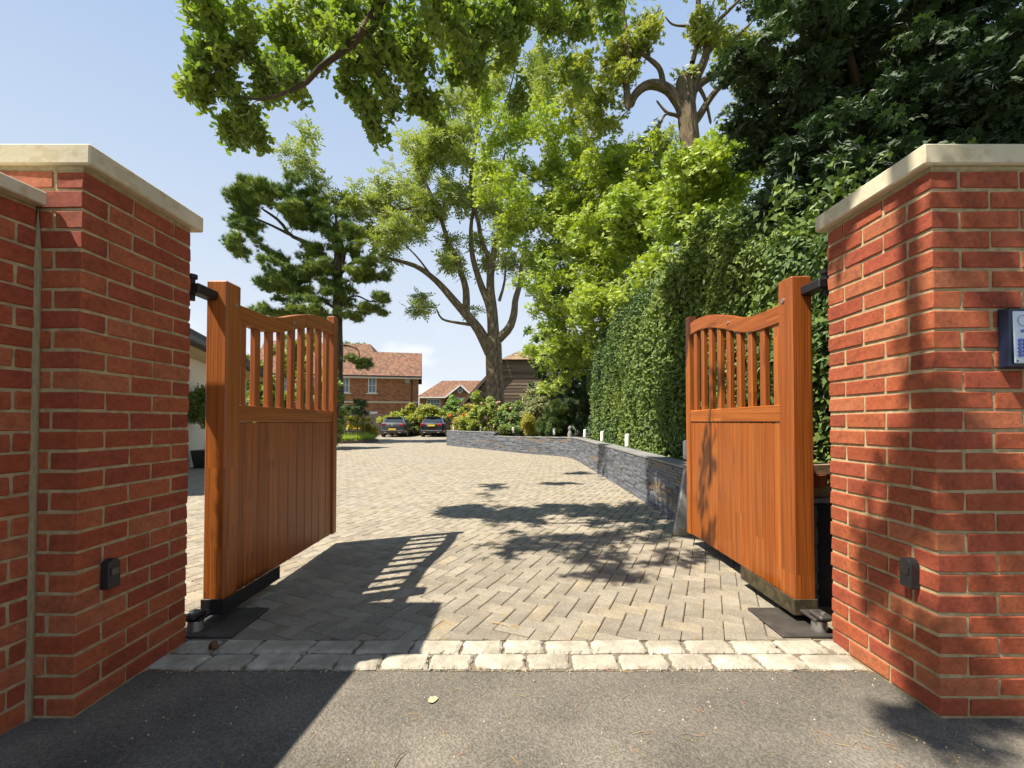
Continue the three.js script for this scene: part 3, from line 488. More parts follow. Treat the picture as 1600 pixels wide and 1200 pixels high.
// ------------------------------------------------------------------ overhanging oak (its trunk stands beside the right pillar)
const Z = 4.3, oakMat = leafMat(0.26, 0.36, 0.03, { transmission: 0.52 });
{
  const limbs = [
    { pts: [V(3.9, -0.1, 0.5), V(3.8, 2.5, 0.6), V(3.5, 4.6, 0.9), V(3.1, 6, 1.5)], r0: 0.36, r1: 0.24, seg: 18, rad: 14 },
    { pts: [V(3.1, 6, 1.5), V(1.9, 6.9, 2.5), V(0.5, 7.0, 3.6), V(-0.6, 6.5, 4.2), at(600, -40, Z - 0.45), at(587, 0, Z - 0.45), at(563, 38, Z - 0.45), at(535, 72, Z - 0.45), at(505, 85, Z - 0.45), at(488, 110, Z - 0.45), at(460, 130, Z - 0.4), at(430, 142, Z - 0.3), at(395, 150, Z - 0.2), at(360, 140, Z - 0.1)], r0: 0.2, r1: 0.005, seg: 46 },
    { pts: [at(460, 130, Z), at(430, 120, Z), at(400, 95, Z - 0.1), at(370, 70, Z - 0.2)], r0: 0.012, r1: 0.005, seg: 8 },
    { pts: [at(563, 30, Z), at(582, 38, Z), at(585, 60, Z), at(570, 90, Z)], r0: 0.016, r1: 0.005, seg: 8 },
    { pts: [V(0.5, 7, 3.6), at(700, -60, 4.6), at(735, 20, 4.6), at(760, 90, 4.7)], r0: 0.07, r1: 0.008 },
    { pts: [V(1.9, 6.9, 2.5), V(1.5, 8.4, 2.9), V(0.9, 9.8, 3.2)], r0: 0.13, r1: 0.05 },
    { pts: [V(3.1, 6, 1.5), V(1.4, 6.4, 1.3), V(-0.3, 6.2, 1.0), V(-1.6, 6.4, 0.4)], r0: 0.13, r1: 0.03 },
    { pts: [V(3.1, 6, 1.5), V(3.4, 8, 2.2), V(3.2, 10, 3)], r0: 0.18, r1: 0.06 },
  ];
  const b = (px, py, rx, ry, n, dz = 0, rz = 0.6) => blob(px, py, Z + dz, rx, ry, rz, Math.round(n * 1.35));
  const blobs = [
    b(335, 45, 40, 40, 20), b(300, 112, 26, 28, 14), b(345, 125, 42, 36, 22), b(372, 180, 18, 24, 7), b(318, 160, 24, 18, 7), b(400, 60, 50, 46, 20), b(425, 120, 32, 26, 9), b(470, 30, 55, 34, 20),
    b(540, 30, 60, 34, 22), b(540, 110, 38, 34, 18), b(565, 165, 26, 26, 9), b(470, 155, 15, 10, 3), b(610, 60, 52, 46, 26), b(620, 118, 38, 26, 14), b(680, 40, 52, 44, 26), b(676, 105, 38, 28, 15), b(740, 40, 44, 44, 22, 0.2), b(735, 100, 32, 26, 13, 0.2), b(790, 40, 34, 44, 16, 0.4), b(795, 105, 22, 30, 9, 0.4),
    b(870, 30, 40, 46, 14, 0.6), b(905, 80, 26, 44, 10, 0.6), b(1000, -20, 90, 30, 16, 0.6), b(560, 110, 34, 30, 12, 3.4), b(640, 70, 40, 34, 14, 3.2), b(710, 70, 40, 34, 14, 3.6), b(780, 60, 34, 34, 10, 4), b(480, 60, 40, 30, 10, 2.2), b(390, 80, 40, 40, 10, 1.6), b(860, -60, 300, 40, 30, 0),
    { c: V(-1.35, 4.95, 2.85), rx: 1.0, ry: 0.4, rz: 0.55, n: 48 }, { c: V(-1.2, 5.1, 3.6), rx: 0.8, ry: 0.35, rz: 0.4, n: 26 }, { c: V(-2.2, 5.0, 2.9), rx: 0.7, ry: 0.3, rz: 0.4, n: 30 }, { c: V(-1.9, 5.0, 2.2), rx: 0.5, ry: 0.3, rz: 0.3, n: 9 }, { c: V(-0.4, 5.6, 3.2), rx: 0.6, ry: 0.4, rz: 0.4, n: 26 },
    { c: V(1.2, 9.3, 2.9), rx: 2.6, ry: 1.7, rz: 2.3, n: 130 }, { c: V(3.2, 9.6, 2.6), rx: 2.2, ry: 1.6, rz: 2.2, n: 80 },
    { c: V(-0.45, 5.8, 0.6), rx: 0.9, ry: 0.35, rz: 0.3, n: 60 }, { c: V(-0.1, 5.7, 1.25), rx: 0.6, ry: 0.4, rz: 0.25, n: 12 }, { c: V(0.5, 6.1, 1.0), rx: 0.5, ry: 0.4, rz: 0.4, n: 16 }, { c: V(-1.75, 6.2, 0.1), rx: 0.5, ry: 0.4, rz: 0.3, n: 9 }, { c: V(1.0, 6.6, 2.2), rx: 0.9, ry: 0.6, rz: 0.5, n: 14 },
  ];
  const one = OAK_LEAF();
  tree({ name: 'oak_tree', label: 'oak with leafy limb overhanging the gateway at the top of the view', base: V(3.9, 0, 0.5), limbs, blobs, barkMat: M.barkDark, twigR: 0.009, rise: 0.12, leafCluster: cluster(one, 6, 0.13, 3, { droop: 0.5 }), mat: oakMat, seed: 101,
    fol: { per: 8, spread: 0.13, scale: [0.42, 0.95], tilt: 1.0, colors: [lin(0.5, 0.65, 0.7), lin(1.2, 1.1, 1.0)], along: 1.0, flat: 0.9 },
    leaves: (g, mats, rnd) => { const q = new THREE.Vector3(), pick = mats.filter(m => { q.setFromMatrixPosition(m).add(g.position); const px = 805 + q.x / -q.z * F, py = 660 - (q.y - EYE) / -q.z * F; return -q.z > 2 && px > 250 && px < 830 && py > 60 && py < 215; }).slice(0, 300);
      for (const m of pick) { const l = part(g, 'leaf', one, oakMat); l.applyMatrix4(m); l.rotateX(Math.PI / 2 + 0.5 + rnd()); l.position.y -= 0.05 * rnd(); } } });
}

// ------------------------------------------------------------------ dark maple above the right pillar
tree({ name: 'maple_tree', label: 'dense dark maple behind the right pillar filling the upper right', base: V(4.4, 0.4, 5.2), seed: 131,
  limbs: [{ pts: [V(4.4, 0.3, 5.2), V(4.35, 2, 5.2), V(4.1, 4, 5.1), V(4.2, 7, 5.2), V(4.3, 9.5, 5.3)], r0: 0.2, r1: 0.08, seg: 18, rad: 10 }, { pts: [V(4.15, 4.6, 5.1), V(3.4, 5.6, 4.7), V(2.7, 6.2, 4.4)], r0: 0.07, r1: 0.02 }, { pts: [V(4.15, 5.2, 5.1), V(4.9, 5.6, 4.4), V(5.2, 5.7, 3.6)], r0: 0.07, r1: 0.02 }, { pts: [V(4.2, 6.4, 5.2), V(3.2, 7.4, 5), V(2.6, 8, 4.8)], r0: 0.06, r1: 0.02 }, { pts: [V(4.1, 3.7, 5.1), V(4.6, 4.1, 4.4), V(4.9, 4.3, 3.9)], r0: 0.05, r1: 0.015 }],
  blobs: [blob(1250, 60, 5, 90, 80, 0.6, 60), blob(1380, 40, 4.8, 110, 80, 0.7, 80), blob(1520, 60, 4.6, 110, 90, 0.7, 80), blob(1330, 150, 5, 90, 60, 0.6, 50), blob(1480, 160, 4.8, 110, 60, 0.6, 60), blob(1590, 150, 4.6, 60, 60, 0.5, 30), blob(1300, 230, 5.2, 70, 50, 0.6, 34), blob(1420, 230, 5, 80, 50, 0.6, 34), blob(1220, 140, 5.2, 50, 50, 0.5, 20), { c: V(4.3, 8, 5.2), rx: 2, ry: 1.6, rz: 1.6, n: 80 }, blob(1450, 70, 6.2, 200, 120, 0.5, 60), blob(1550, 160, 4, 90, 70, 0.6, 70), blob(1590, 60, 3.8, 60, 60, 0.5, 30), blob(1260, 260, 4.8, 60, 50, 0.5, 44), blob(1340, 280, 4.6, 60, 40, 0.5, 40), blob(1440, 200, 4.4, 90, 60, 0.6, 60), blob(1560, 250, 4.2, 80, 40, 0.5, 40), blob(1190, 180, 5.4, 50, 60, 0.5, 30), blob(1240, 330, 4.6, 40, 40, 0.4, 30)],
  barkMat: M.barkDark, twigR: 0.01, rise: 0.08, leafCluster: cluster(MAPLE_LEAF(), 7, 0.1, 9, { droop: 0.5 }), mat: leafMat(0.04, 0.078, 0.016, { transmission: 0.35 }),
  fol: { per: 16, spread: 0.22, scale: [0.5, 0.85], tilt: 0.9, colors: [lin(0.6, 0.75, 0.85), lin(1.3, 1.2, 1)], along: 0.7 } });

// ------------------------------------------------------------------ pollarded oak behind the hedge
{
  const D = 11, p = (x, y, dz = 0) => at(x, y, D + dz);
  tree({ name: 'pollard_tree', label: 'old pollarded tree with a broken stub trunk and crooked limbs above the ivy hedge', base: p(1086, 700).setY(0.3), seed: 141,
    limbs: [{ pts: [p(1086, 700).setY(0.2), p(1087, 420), p(1085, 300), p(1083, 240), p(1078, 190), p(1074, 140), p(1072, 100)], r0: 0.36, r1: 0.2, seg: 30, rad: 14, wob: 0.4 },
      { pts: [p(1076, 178), p(1062, 150), p(1045, 132), p(1015, 126), p(995, 142), p(986, 165)], r0: 0.17, r1: 0.09, seg: 18, rad: 9 }, { pts: [p(985, 168, -0.1), p(981, 120), p(984, 60), p(976, 10), p(972, -60)], r0: 0.1, r1: 0.05, seg: 24, cap: true },
      { pts: [p(1040, 128), p(1034, 100), p(1018, 84), p(1003, 72), p(999, 45)], r0: 0.085, r1: 0.03, seg: 12 }, { pts: [p(1018, 84), p(1016, 60), p(1024, 30), p(1036, -5)], r0: 0.035, r1: 0.018 },
      { pts: [p(1080, 165), p(1090, 120), p(1108, 78), p(1108, 50), p(1098, 38), p(1097, -30)], r0: 0.14, r1: 0.06, seg: 16 }, { pts: [p(1086, 90), p(1094, 60), p(1097, 40)], r0: 0.07, r1: 0.05 }, { pts: [p(1104, 44), p(1130, 20), p(1160, -10), p(1190, -40)], r0: 0.06, r1: 0.03 }, { pts: [p(1097, 40), p(1080, 32), p(1055, 28), p(1042, 14)], r0: 0.045, r1: 0.015 },
      { pts: [p(1080, 196), p(1096, 176), p(1112, 150), p(1135, 125), p(1160, 118), p(1190, 100)], r0: 0.11, r1: 0.04 }, { pts: [p(1076, 150), p(1096, 126), p(1120, 110), p(1145, 95), p(1150, 60), p(1185, 20)], r0: 0.12, r1: 0.03 }, { pts: [p(1072, 175), p(1048, 172), p(1040, 165), p(1028, 150)], r0: 0.06, r1: 0.02 }, { pts: [p(1070, 180), p(1045, 172), p(1030, 200), p(1022, 216)], r0: 0.045, r1: 0.012 }, { pts: [p(1096, 128), p(1106, 150), p(1115, 190)], r0: 0.05, r1: 0.03 }],
    blobs: [blob(985, 30, D, 30, 40, 0.8, 12), blob(940, 70, D, 42, 50, 0.9, 18), blob(930, 130, D, 36, 40, 0.9, 14), blob(1020, 40, D, 24, 30, 0.6, 8), blob(1145, 55, D, 40, 40, 0.9, 18), blob(1195, 40, D, 50, 50, 1, 24), blob(1175, 105, D, 40, 36, 0.8, 16), blob(1200, 150, D, 46, 50, 1, 20), blob(965, 110, D, 24, 24, 0.6, 7), blob(1120, 20, D, 30, 24, 0.6, 8), blob(1010, -60, D, 200, 40, 1.5, 26), blob(1150, 200, D + 1, 50, 40, 0.8, 14), blob(1085, 110, D, 16, 10, 0.3, 3), blob(950, 195, D + 1, 44, 40, 1, 14, { loose: true }), blob(1015, 235, D + 1, 44, 30, 1, 10, { loose: true }), blob(900, 150, D + 1, 40, 50, 1, 16, { loose: true }), blob(1040, 200, D + 1.5, 24, 20, 0.6, 4)],
    barkMat: M.barkGrey, twigR: 0.016, rise: 0.08, leafCluster: cluster(MAPLE_LEAF(), 6, 0.14, 19, { droop: 0.5 }), mat: leafMat(0.32, 0.36, 0.04, { transmission: 0.5 }), fol: { per: 13, spread: 0.4, scale: [0.6, 1.3], tilt: 0.85, colors: [lin(0.7, 0.8, 0.7), lin(1.25, 1.15, 1)], along: 0.8 } });
}
// ------------------------------------------------------------------ bright sycamore over the bend of the wall
{
  const D = 14, b = (x, y, rx, ry, n, dz = 0) => blob(x, y, D + dz, rx, ry, 1.2, Math.round(n * 1.25), { loose: true });
  tree({ name: 'sycamore_tree', label: 'bright lime green broadleaf tree above the bend of the slate wall', base: V(3.4, 0.45, 15), seed: 151,
    limbs: [{ pts: [V(3.4, 0.3, 15), at(945, 500, 14.8), at(920, 380, 14.6), at(880, 270, 14.5), at(850, 180, 14.4)], r0: 0.22, r1: 0.05, seg: 20, rad: 9 }, { pts: [at(925, 420, 14.6), at(880, 380, 14), at(835, 340, 13.6), at(800, 300, 13.4)], r0: 0.09, r1: 0.02 }, { pts: [at(930, 450, 14.6), at(970, 370, 13.5), at(1010, 300, 12.5), at(1040, 270, 12)], r0: 0.09, r1: 0.02 }, { pts: [at(940, 490, 14.6), at(890, 480, 13.6), at(850, 470, 13.2)], r0: 0.06, r1: 0.02 }],
    blobs: [b(775, 185, 32, 28, 18), b(815, 215, 48, 46, 36), b(780, 265, 36, 34, 22), b(800, 330, 38, 40, 30), b(860, 285, 60, 60, 56), b(850, 380, 50, 50, 44), b(855, 460, 40, 44, 32), b(920, 340, 64, 60, 60), b(985, 275, 60, 40, 40, -1.5), b(940, 420, 70, 64, 64), b(1020, 300, 66, 48, 46, -2), b(890, 520, 50, 46, 36), b(1085, 310, 50, 40, 40, -4.5), b(1040, 340, 40, 40, 30, -4.5), b(1130, 270, 40, 34, 26, -5), b(1110, 380, 40, 40, 26, -5.5), b(1180, 240, 36, 34, 20, -6), b(1000, 400, 60, 50, 40, -2), b(960, 500, 50, 44, 30, -0.5), b(880, 580, 34, 30, 14), b(905, 250, 30, 30, 12), b(965, 285, 44, 34, 30, -1), b(1000, 330, 60, 40, 40, -3), b(925, 290, 44, 40, 30), b(890, 430, 50, 60, 36, -1), b(960, 380, 60, 44, 36, -2.5), b(945, 470, 44, 36, 26, -2.5), b(1000, 450, 44, 30, 26, -4), b(1050, 430, 40, 30, 22, -5.5), b(1110, 420, 36, 30, 16, -7), b(925, 540, 26, 30, 14, -1.5)],
    barkMat: M.barkGrey, twigR: 0.016, rise: 0.1, leafCluster: cluster(MAPLE_LEAF(), 6, 0.2, 29, { droop: 0.6 }), mat: leafMat(0.33, 0.43, 0.03, { transmission: 0.5 }), fol: { per: 13, spread: 0.4, scale: [0.6, 1.4], tilt: 0.85, colors: [lin(0.72, 0.82, 0.7), lin(1.25, 1.12, 1)], along: 0.8 } });
}
// ------------------------------------------------------------------ ash in front of the barn
{
  const D = 24, p = (x, y, dz = 0) => at(x, y, D + dz), b = (x, y, rx, ry, n, dz = 0, dense = 1) => blob(x, y, D + dz, rx, ry, 2, n, { dense });
  tree({ name: 'ash_tree', label: 'tall airy ash with stout forked trunk in front of the dark barn', base: V(-1.04, 0.45, D), seed: 161,
    limbs: [{ pts: [V(-1.0, 0.2, D), p(774, 620), p(771, 580), p(770, 545), p(768, 520)], r0: 0.56, r1: 0.42, seg: 20, rad: 16, wob: 0.35 },
      { pts: [p(766, 552), p(748, 516), p(728, 492), p(704, 464), p(676, 434), p(650, 416), p(615, 405), p(588, 398)], r0: 0.34, r1: 0.07, seg: 24, rad: 9 }, { pts: [p(728, 492), p(727, 450), p(714, 410), p(698, 372), p(688, 340), p(672, 300), p(645, 250)], r0: 0.22, r1: 0.05, seg: 20 },
      { pts: [p(769, 530), p(768, 500), p(764, 478), p(748, 436), p(738, 400), p(735, 360), p(742, 300)], r0: 0.28, r1: 0.06, seg: 20 }, { pts: [p(772, 528), p(770, 490), p(766, 450), p(768, 410), p(778, 370), p(782, 330), p(775, 300), p(790, 230)], r0: 0.3, r1: 0.07, seg: 22 }, { pts: [p(768, 410), p(752, 375), p(748, 350), p(735, 290), p(745, 200), p(752, 110), p(762, 20)], r0: 0.14, r1: 0.04, seg: 18 },
      { pts: [p(779, 530), p(796, 512), p(803, 490), p(805, 470), p(813, 440), p(815, 415), p(822, 370)], r0: 0.26, r1: 0.07, seg: 18 }, { pts: [p(742, 508), p(712, 504), p(690, 498), p(680, 480)], r0: 0.11, r1: 0.04 }, { pts: [p(780, 470), p(788, 440), p(790, 400)], r0: 0.09, r1: 0.04 }, { pts: [p(688, 340), p(650, 322), p(610, 330), p(570, 335), p(530, 320), p(495, 290), p(470, 250)], r0: 0.08, r1: 0.025, seg: 16 }, { pts: [p(676, 434), p(650, 400), p(630, 380)], r0: 0.07, r1: 0.03 }, { pts: [p(735, 290), p(770, 210), p(800, 120), p(815, 40)], r0: 0.07, r1: 0.03 }],
    blobs: [b(475, 245, 26, 28, 16), b(500, 285, 28, 22, 12), b(545, 305, 34, 30, 22), b(600, 300, 34, 44, 34), b(585, 350, 40, 30, 26), b(650, 270, 42, 44, 40), b(640, 330, 40, 30, 26), b(640, 375, 40, 24, 20), b(700, 250, 44, 46, 44), b(690, 320, 36, 36, 26), b(690, 190, 34, 32, 22), b(740, 190, 40, 50, 30), b(740, 270, 36, 44, 30), b(755, 340, 30, 40, 18), b(720, 400, 34, 34, 14), b(760, 110, 40, 50, 24), b(820, 130, 40, 60, 24), b(650, 455, 20, 14, 5), b(668, 478, 22, 16, 7), b(780, 420, 26, 24, 8), b(690, 425, 20, 20, 6), b(860, 90, 40, 60, 24, 2), b(930, 210, 44, 44, 20, 3), b(1010, 215, 50, 34, 18, 3), b(770, 20, 60, 40, 20), b(900, 30, 90, 50, 30, 2), b(730, 480, 10, 10, 2), b(800, 400, 22, 24, 8), b(818, 350, 18, 26, 8), b(600, 395, 24, 14, 8)],
    barkMat: M.barkAsh, twigR: 0.024, rise: 0.08, leafCluster: ashSpray(5), mat: leafMat(0.31, 0.37, 0.06, { transmission: 0.48 }), fol: { per: 4, spread: 0.6, scale: [0.9, 1.9], tilt: 0.8, colors: [lin(0.7, 0.8, 0.8), lin(1.25, 1.15, 1)], along: 0.8 } });
}
// ------------------------------------------------------------------ Scots pine
{
  const D = 23, p = (x, y, dz = 0) => at(x, y, D + dz), b = (x, y, rx, ry, n, dz = 0) => blob(x, y, D + dz, rx * 1.05, ry * 0.9, 1.5, Math.round(n * 0.95), { loose: true });
  tree({ name: 'pine_tree', label: 'dark Scots pine with clumped needles and straight trunk beside the left gate', base: V(-9.27, 0.05, D), seed: 171,
    limbs: [{ pts: [V(-9.27, -0.1, D), p(527, 640), p(526, 560), p(526, 480), p(527, 425), p(526, 380)], r0: 0.36, r1: 0.2, seg: 26, rad: 12, wob: 0.25 }, { pts: [p(529, 432), p(510, 405), p(480, 380), p(450, 365), p(435, 345), p(400, 320)], r0: 0.17, r1: 0.05 }, { pts: [p(450, 365), p(420, 350), p(385, 335), p(350, 322)], r0: 0.08, r1: 0.03 }, { pts: [p(530, 425), p(550, 410), p(575, 400), p(590, 385)], r0: 0.14, r1: 0.05 }, { pts: [p(530, 420), p(535, 400), p(530, 370), p(520, 330)], r0: 0.14, r1: 0.05 }, { pts: [p(531, 455), p(500, 430), p(470, 432), p(430, 445)], r0: 0.09, r1: 0.03 }, { pts: [p(532, 490), p(500, 470), p(460, 475)], r0: 0.08, r1: 0.03 }, { pts: [p(533, 470), p(555, 462), p(575, 470), p(590, 472)], r0: 0.06, r1: 0.03 }, { pts: [p(536, 540), p(548, 542), p(559, 548), p(562, 560)], r0: 0.05, r1: 0.02 }],
    blobs: [b(345, 312, 24, 15, 16), b(372, 330, 26, 12, 12), b(395, 300, 34, 18, 26), b(440, 300, 44, 20, 34), b(460, 325, 36, 16, 22), b(400, 350, 30, 14, 12), b(410, 395, 28, 17, 20), b(480, 345, 36, 18, 20), b(520, 345, 40, 24, 26), b(490, 390, 34, 20, 20), b(550, 385, 40, 20, 20), b(440, 425, 46, 18, 32), b(430, 452, 36, 15, 24), b(480, 445, 36, 22, 24), b(520, 440, 34, 28, 24), b(590, 425, 24, 17, 16), b(585, 472, 23, 17, 18), b(440, 486, 36, 14, 22), b(490, 485, 34, 20, 20), b(535, 490, 22, 26, 12), b(562, 572, 14, 13, 9), b(560, 430, 24, 16, 10), b(360, 500, 20, 14, 8), b(345, 560, 30, 20, 10)],
    barkMat: M.barkPine, twigR: 0.02, rise: 0.12, leafCluster: needleTuft(3, 40, 0.15), mat: leafMat(0.14, 0.21, 0.05, { transmission: 0.25 }), fol: { per: 17, spread: 0.46, scale: [0.9, 2.0], tilt: 0.55, colors: [lin(0.6, 0.8, 0.95), lin(2.1, 1.7, 0.8)], along: 0.55, flat: 0.5 } });
}

// ------------------------------------------------------------------ ivy hedge along the right
{
  const rnd = rng(201), hedge = thing('ivy_hedge', 'tall wall of ivy and climbers along the right of the drive', 'hedge', V(2.4, 0.5, 8));
  const face = (y, d) => 2.28 + 0.55 * (fbm(d * 0.7 + 9, y * 0.45 + 3, 256, 7, 3) - 0.5) + 0.26 * (fbm(d * 2.2, y * 1.3 + 3, 256, 17, 2) - 0.5) + Math.max(0, y - 2.7) ** 2 * 0.35 + (d > 12.6 ? (d - 12.6) ** 2 * 0.18 : 0) + (y < 0.9 ? (0.9 - y) * -0.1 : 0);
  const H = (d) => lerp(2.3, 3.5, smooth(3.1, 5.4, d)) + 1.1 * (fbm(d * 0.9 + 31, 4.2, 256, 5, 3) - 0.5) - (d > 12.8 ? (d - 12.8) * 0.5 : 0);
  const pos = [], idx = [], nd = 60, ny = 18, d0 = 2.25, d1 = 14.4;
  for (let i = 0; i <= nd; i++) for (let j = 0; j <= ny; j++) { const d = lerp(d0, d1, i / nd), y = lerp(0.45, H(d), j / ny); pos.push(face(y, d) + 0.16 - 2.4, y - 0.5, -d + 8); }
  for (let i = 0; i < nd; i++) for (let j = 0; j < ny; j++) { const a = i * (ny + 1) + j; idx.push(a, a + 1, a + ny + 1, a + 1, a + ny + 2, a + ny + 1); }
  // back and top
  const bI = pos.length / 3; for (let i = 0; i <= nd; i++) { const d = lerp(d0, d1, i / nd); pos.push(5 - 2.4, H(d) * 0.95 - 0.5, -d + 8, 5 - 2.4, -0.05, -d + 8); }
  for (let i = 0; i < nd; i++) { const t = i * (ny + 1) + ny, u = (i + 1) * (ny + 1) + ny, a = bI + i * 2, b = a + 2; idx.push(t, a, u, u, a, b, a, a + 1, b, b, a + 1, b + 1); }
  for (let j = 0; j < ny; j++) idx.push(j, bI + 1, j + 1); idx.push(ny, bI + 1, bI);   // near end
  const core = new THREE.BufferGeometry(); core.setAttribute('position', new THREE.Float32BufferAttribute(pos, 3)); core.setIndex(idx); core.computeVertexNormals();
  part(hedge, 'stems', core, std(lin(0.018, 0.02, 0.01), 1, { side: THREE.DoubleSide }));  // added solid dark core that blocks light behind the leaves, no stems modelled
  const mats = [], cols = [], o = new THREE.Object3D(); o.rotation.order = 'YXZ';
  const leafI = IVY_LEAF(), cl = cluster(leafI, 6, 0.09, 41, { droop: 0.9, stalk: 0.02 });
  const N = 46000;
  const put = (d, y, out) => { o.position.set(face(y, d) - out - 2.4, y - 0.5, -d + 8); o.rotation.set((rnd() - 0.5) * 0.9, rnd() * 6.283, 0.75 + (rnd() - 0.5) * 1.1); o.scale.setScalar(lerp(0.75, 1.45, rnd())); o.updateMatrix(); mats.push(o.matrix.clone()); };
  for (let i = 0; i < N; i++) {
    const d = lerp(2.3, 14.3, Math.pow(rnd(), 1.25)), y = lerp(0.5, H(d) + 0.1, rnd()), n = fbm(d * 1.4 + 70, y * 0.5, 256, 23, 3);
    put(d, y, -0.1 + rnd() * 0.15 + smooth(0.5, 0.75, n) * rnd() * 0.2);
    const k = clamp(fbm(d * 0.6 + 5, y * 0.6 + 8, 256, 33, 3) * 1.6 - 0.4 + (rnd() - 0.5) * 0.6);
    cols.push(lin(lerp(0.65, 1.8, k), lerp(0.8, 1.5, k), lerp(1, 0.8, k)));
  }
  // top growth
  for (let i = 0; i < 11000; i++) { const d = lerp(3.2, 14.2, rnd()), t = rnd() * rnd(); o.position.set(lerp(face(H(d), d), 4.6, t) - 2.4, H(d) - 0.5 + gauss(rnd) * (0.25 + 0.7 * smooth(0.45, 0.7, fbm(d * 2.5, 7.7, 256, 91, 2))) + t * 0.5, -d + 8); o.rotation.set((rnd() - 0.5) * 1.4, rnd() * 6.283, (rnd() - 0.5) * 1.4); o.scale.setScalar(lerp(1, 1.7, rnd())); o.updateMatrix(); mats.push(o.matrix.clone()); const k = rnd(); cols.push(lin(lerp(0.7, 1.6, k), lerp(0.8, 1.4, k), 0.8)); }
  for (let i = 0; i < 2600; i++) { const y = lerp(0.1, H(2.3) + 0.05, rnd()); o.position.set(lerp(face(y, 2.3), 5, rnd()) - 2.4, y - 0.5, -2.2 + 8 + rnd() * 0.12); o.rotation.set(0.7 + (rnd() - 0.5), rnd() * 6.283, (rnd() - 0.5) * 0.9); o.scale.setScalar(lerp(1, 1.6, rnd())); o.updateMatrix(); mats.push(o.matrix.clone()); const k = rnd(); cols.push(lin(lerp(0.6, 1.5, k), lerp(0.75, 1.25, k), 0.9)); }
  const ivyMat = leafMat(0.115, 0.18, 0.03, { transmission: 0.3 });
  stuffOf(cl, ivyMat, mats, cols, 'ivy_foliage', hedge);
  // the largest leaves, near the gate
  for (let i = 0; i < 300; i++) { const d = lerp(3.4, 7, rnd()), y = lerp(0.7, 3.4, rnd()); const l = part(hedge, 'leaf', leafI, ivyMat, new THREE.Vector3(face(y, d) - 0.1 - rnd() * 0.08 - 2.4, y - 0.5, -d + 8), [(rnd() - 0.5), -Math.PI / 2 + (rnd() - 0.5) * 1.2, Math.PI + (rnd() - 0.5) * 1.2]); l.scale.setScalar(1.1 + rnd() * 0.7); }
  // ground ivy on the bed
  const gm = [], gc = []; for (let i = 0; i < 1600; i++) { const d = lerp(2.7, 13.4, rnd()); o.position.copy(V(1.93 + rnd() * 0.36, 0.52 + rnd() * 0.09, d)); o.rotation.set((rnd() - 0.5) * 0.7, rnd() * 6.28, (rnd() - 0.5) * 0.7); o.scale.setScalar(0.8 + rnd() * 0.5); o.updateMatrix(); gm.push(o.matrix.clone()); const k = rnd(); gc.push(lin(lerp(0.6, 1.6, k), lerp(0.7, 1.5, k), 0.8)); }
  const gi = stuffOf(cl, ivyMat, gm, gc, 'ground_ivy'); tag(gi, 'low ivy ground cover along the top of the slate wall', 'ivy', null, 'stuff');
}

// ------------------------------------------------------------------ shrubs
function shrub({ name, label, pos, rx, ry, rz, n, leaf, mat, colors, per = 16, spread = 0.16, scale = [0.8, 1.3], seed, flowers, category = 'shrub', stems = 5, tilt = 0.9, group }) {
  const rnd = rng(seed), g = thing(name, label, category, pos, 0, group), limbs = [];
  for (let i = 0; i < stems; i++) { const a = i / stems * 6.283 + rnd(), q = 0.5 + rnd() * 0.3; limbs.push({ pts: [new THREE.Vector3(Math.sin(a) * 0.06, -0.03, Math.cos(a) * 0.06), new THREE.Vector3(Math.sin(a) * rx * 0.3, ry * 0.7, Math.cos(a) * rz * 0.3), new THREE.Vector3(Math.sin(a) * rx * q, ry * 1.3, Math.cos(a) * rz * q)], r0: 0.02, r1: 0.008, seg: 5, rad: 5, wob: 0 }); }
  const b = { c: new THREE.Vector3(0, ry, 0), rx, ry: ry * 0.97, rz, n, hollow: 0.25 };
  const { geos, ends } = twigs(limbs, [b], rnd, { r: 0.005 });
  part(g, 'stems', mergeGeometries(geos), M.barkDark);
  const { mats, cols } = foliage(ends, rnd, { per, spread, scale, tilt, colors, along: 0.6 });
  stuffOf(leaf, mat, mats, cols, 'foliage', g);
  if (flowers) for (let i = 0; i < flowers.n; i++) { const a = rnd() * 6.283, e = rnd() * 0.9; part(g, 'flower_head', flowers.geo, flowers.mat, new THREE.Vector3(Math.sin(a) * rx * 0.95 * Math.cos(e), ry + Math.sin(e) * ry * 0.95, Math.abs(Math.cos(a)) * rz * 0.95 * Math.cos(e)), [rnd(), rnd(), rnd()]); }
  return g;
}
const puff = (r, seed) => { const g = new THREE.IcosahedronGeometry(r, 2), p = g.attributes.position; for (let i = 0; i < p.count; i++) { const k = 0.8 + 0.4 * hash(Math.round(p.getX(i) * 900), Math.round((p.getY(i) + p.getZ(i)) * 900), seed); p.setXYZ(i, p.getX(i) * k, p.getY(i) * k * 0.8, p.getZ(i) * k); } g.computeVertexNormals(); return g; };
const broad = cluster(OVAL_LEAF(0.12, 0.065), 7, 0.1, 51, { droop: 0.35 }), small = cluster(OVAL_LEAF(0.06, 0.03), 10, 0.12, 52, { droop: 0.2 }), conifer = needleTuft(9, 60, 0.14), variegated = cluster(OVAL_LEAF(0.09, 0.045), 8, 0.1, 53, { droop: 0.3 });
const lime = leafMat(0.3, 0.37, 0.04), mid = leafMat(0.17, 0.26, 0.04), dark = leafMat(0.07, 0.12, 0.03, { transmission: 0.25 }), gold = leafMat(0.42, 0.4, 0.035), pale = leafMat(0.3, 0.33, 0.13);
const C2 = [lin(0.7, 0.75, 0.75), lin(1.3, 1.2, 1.05)];
const shrubPos = (px, d, y = 0.48) => V((px - 805) / F * d, y, d);
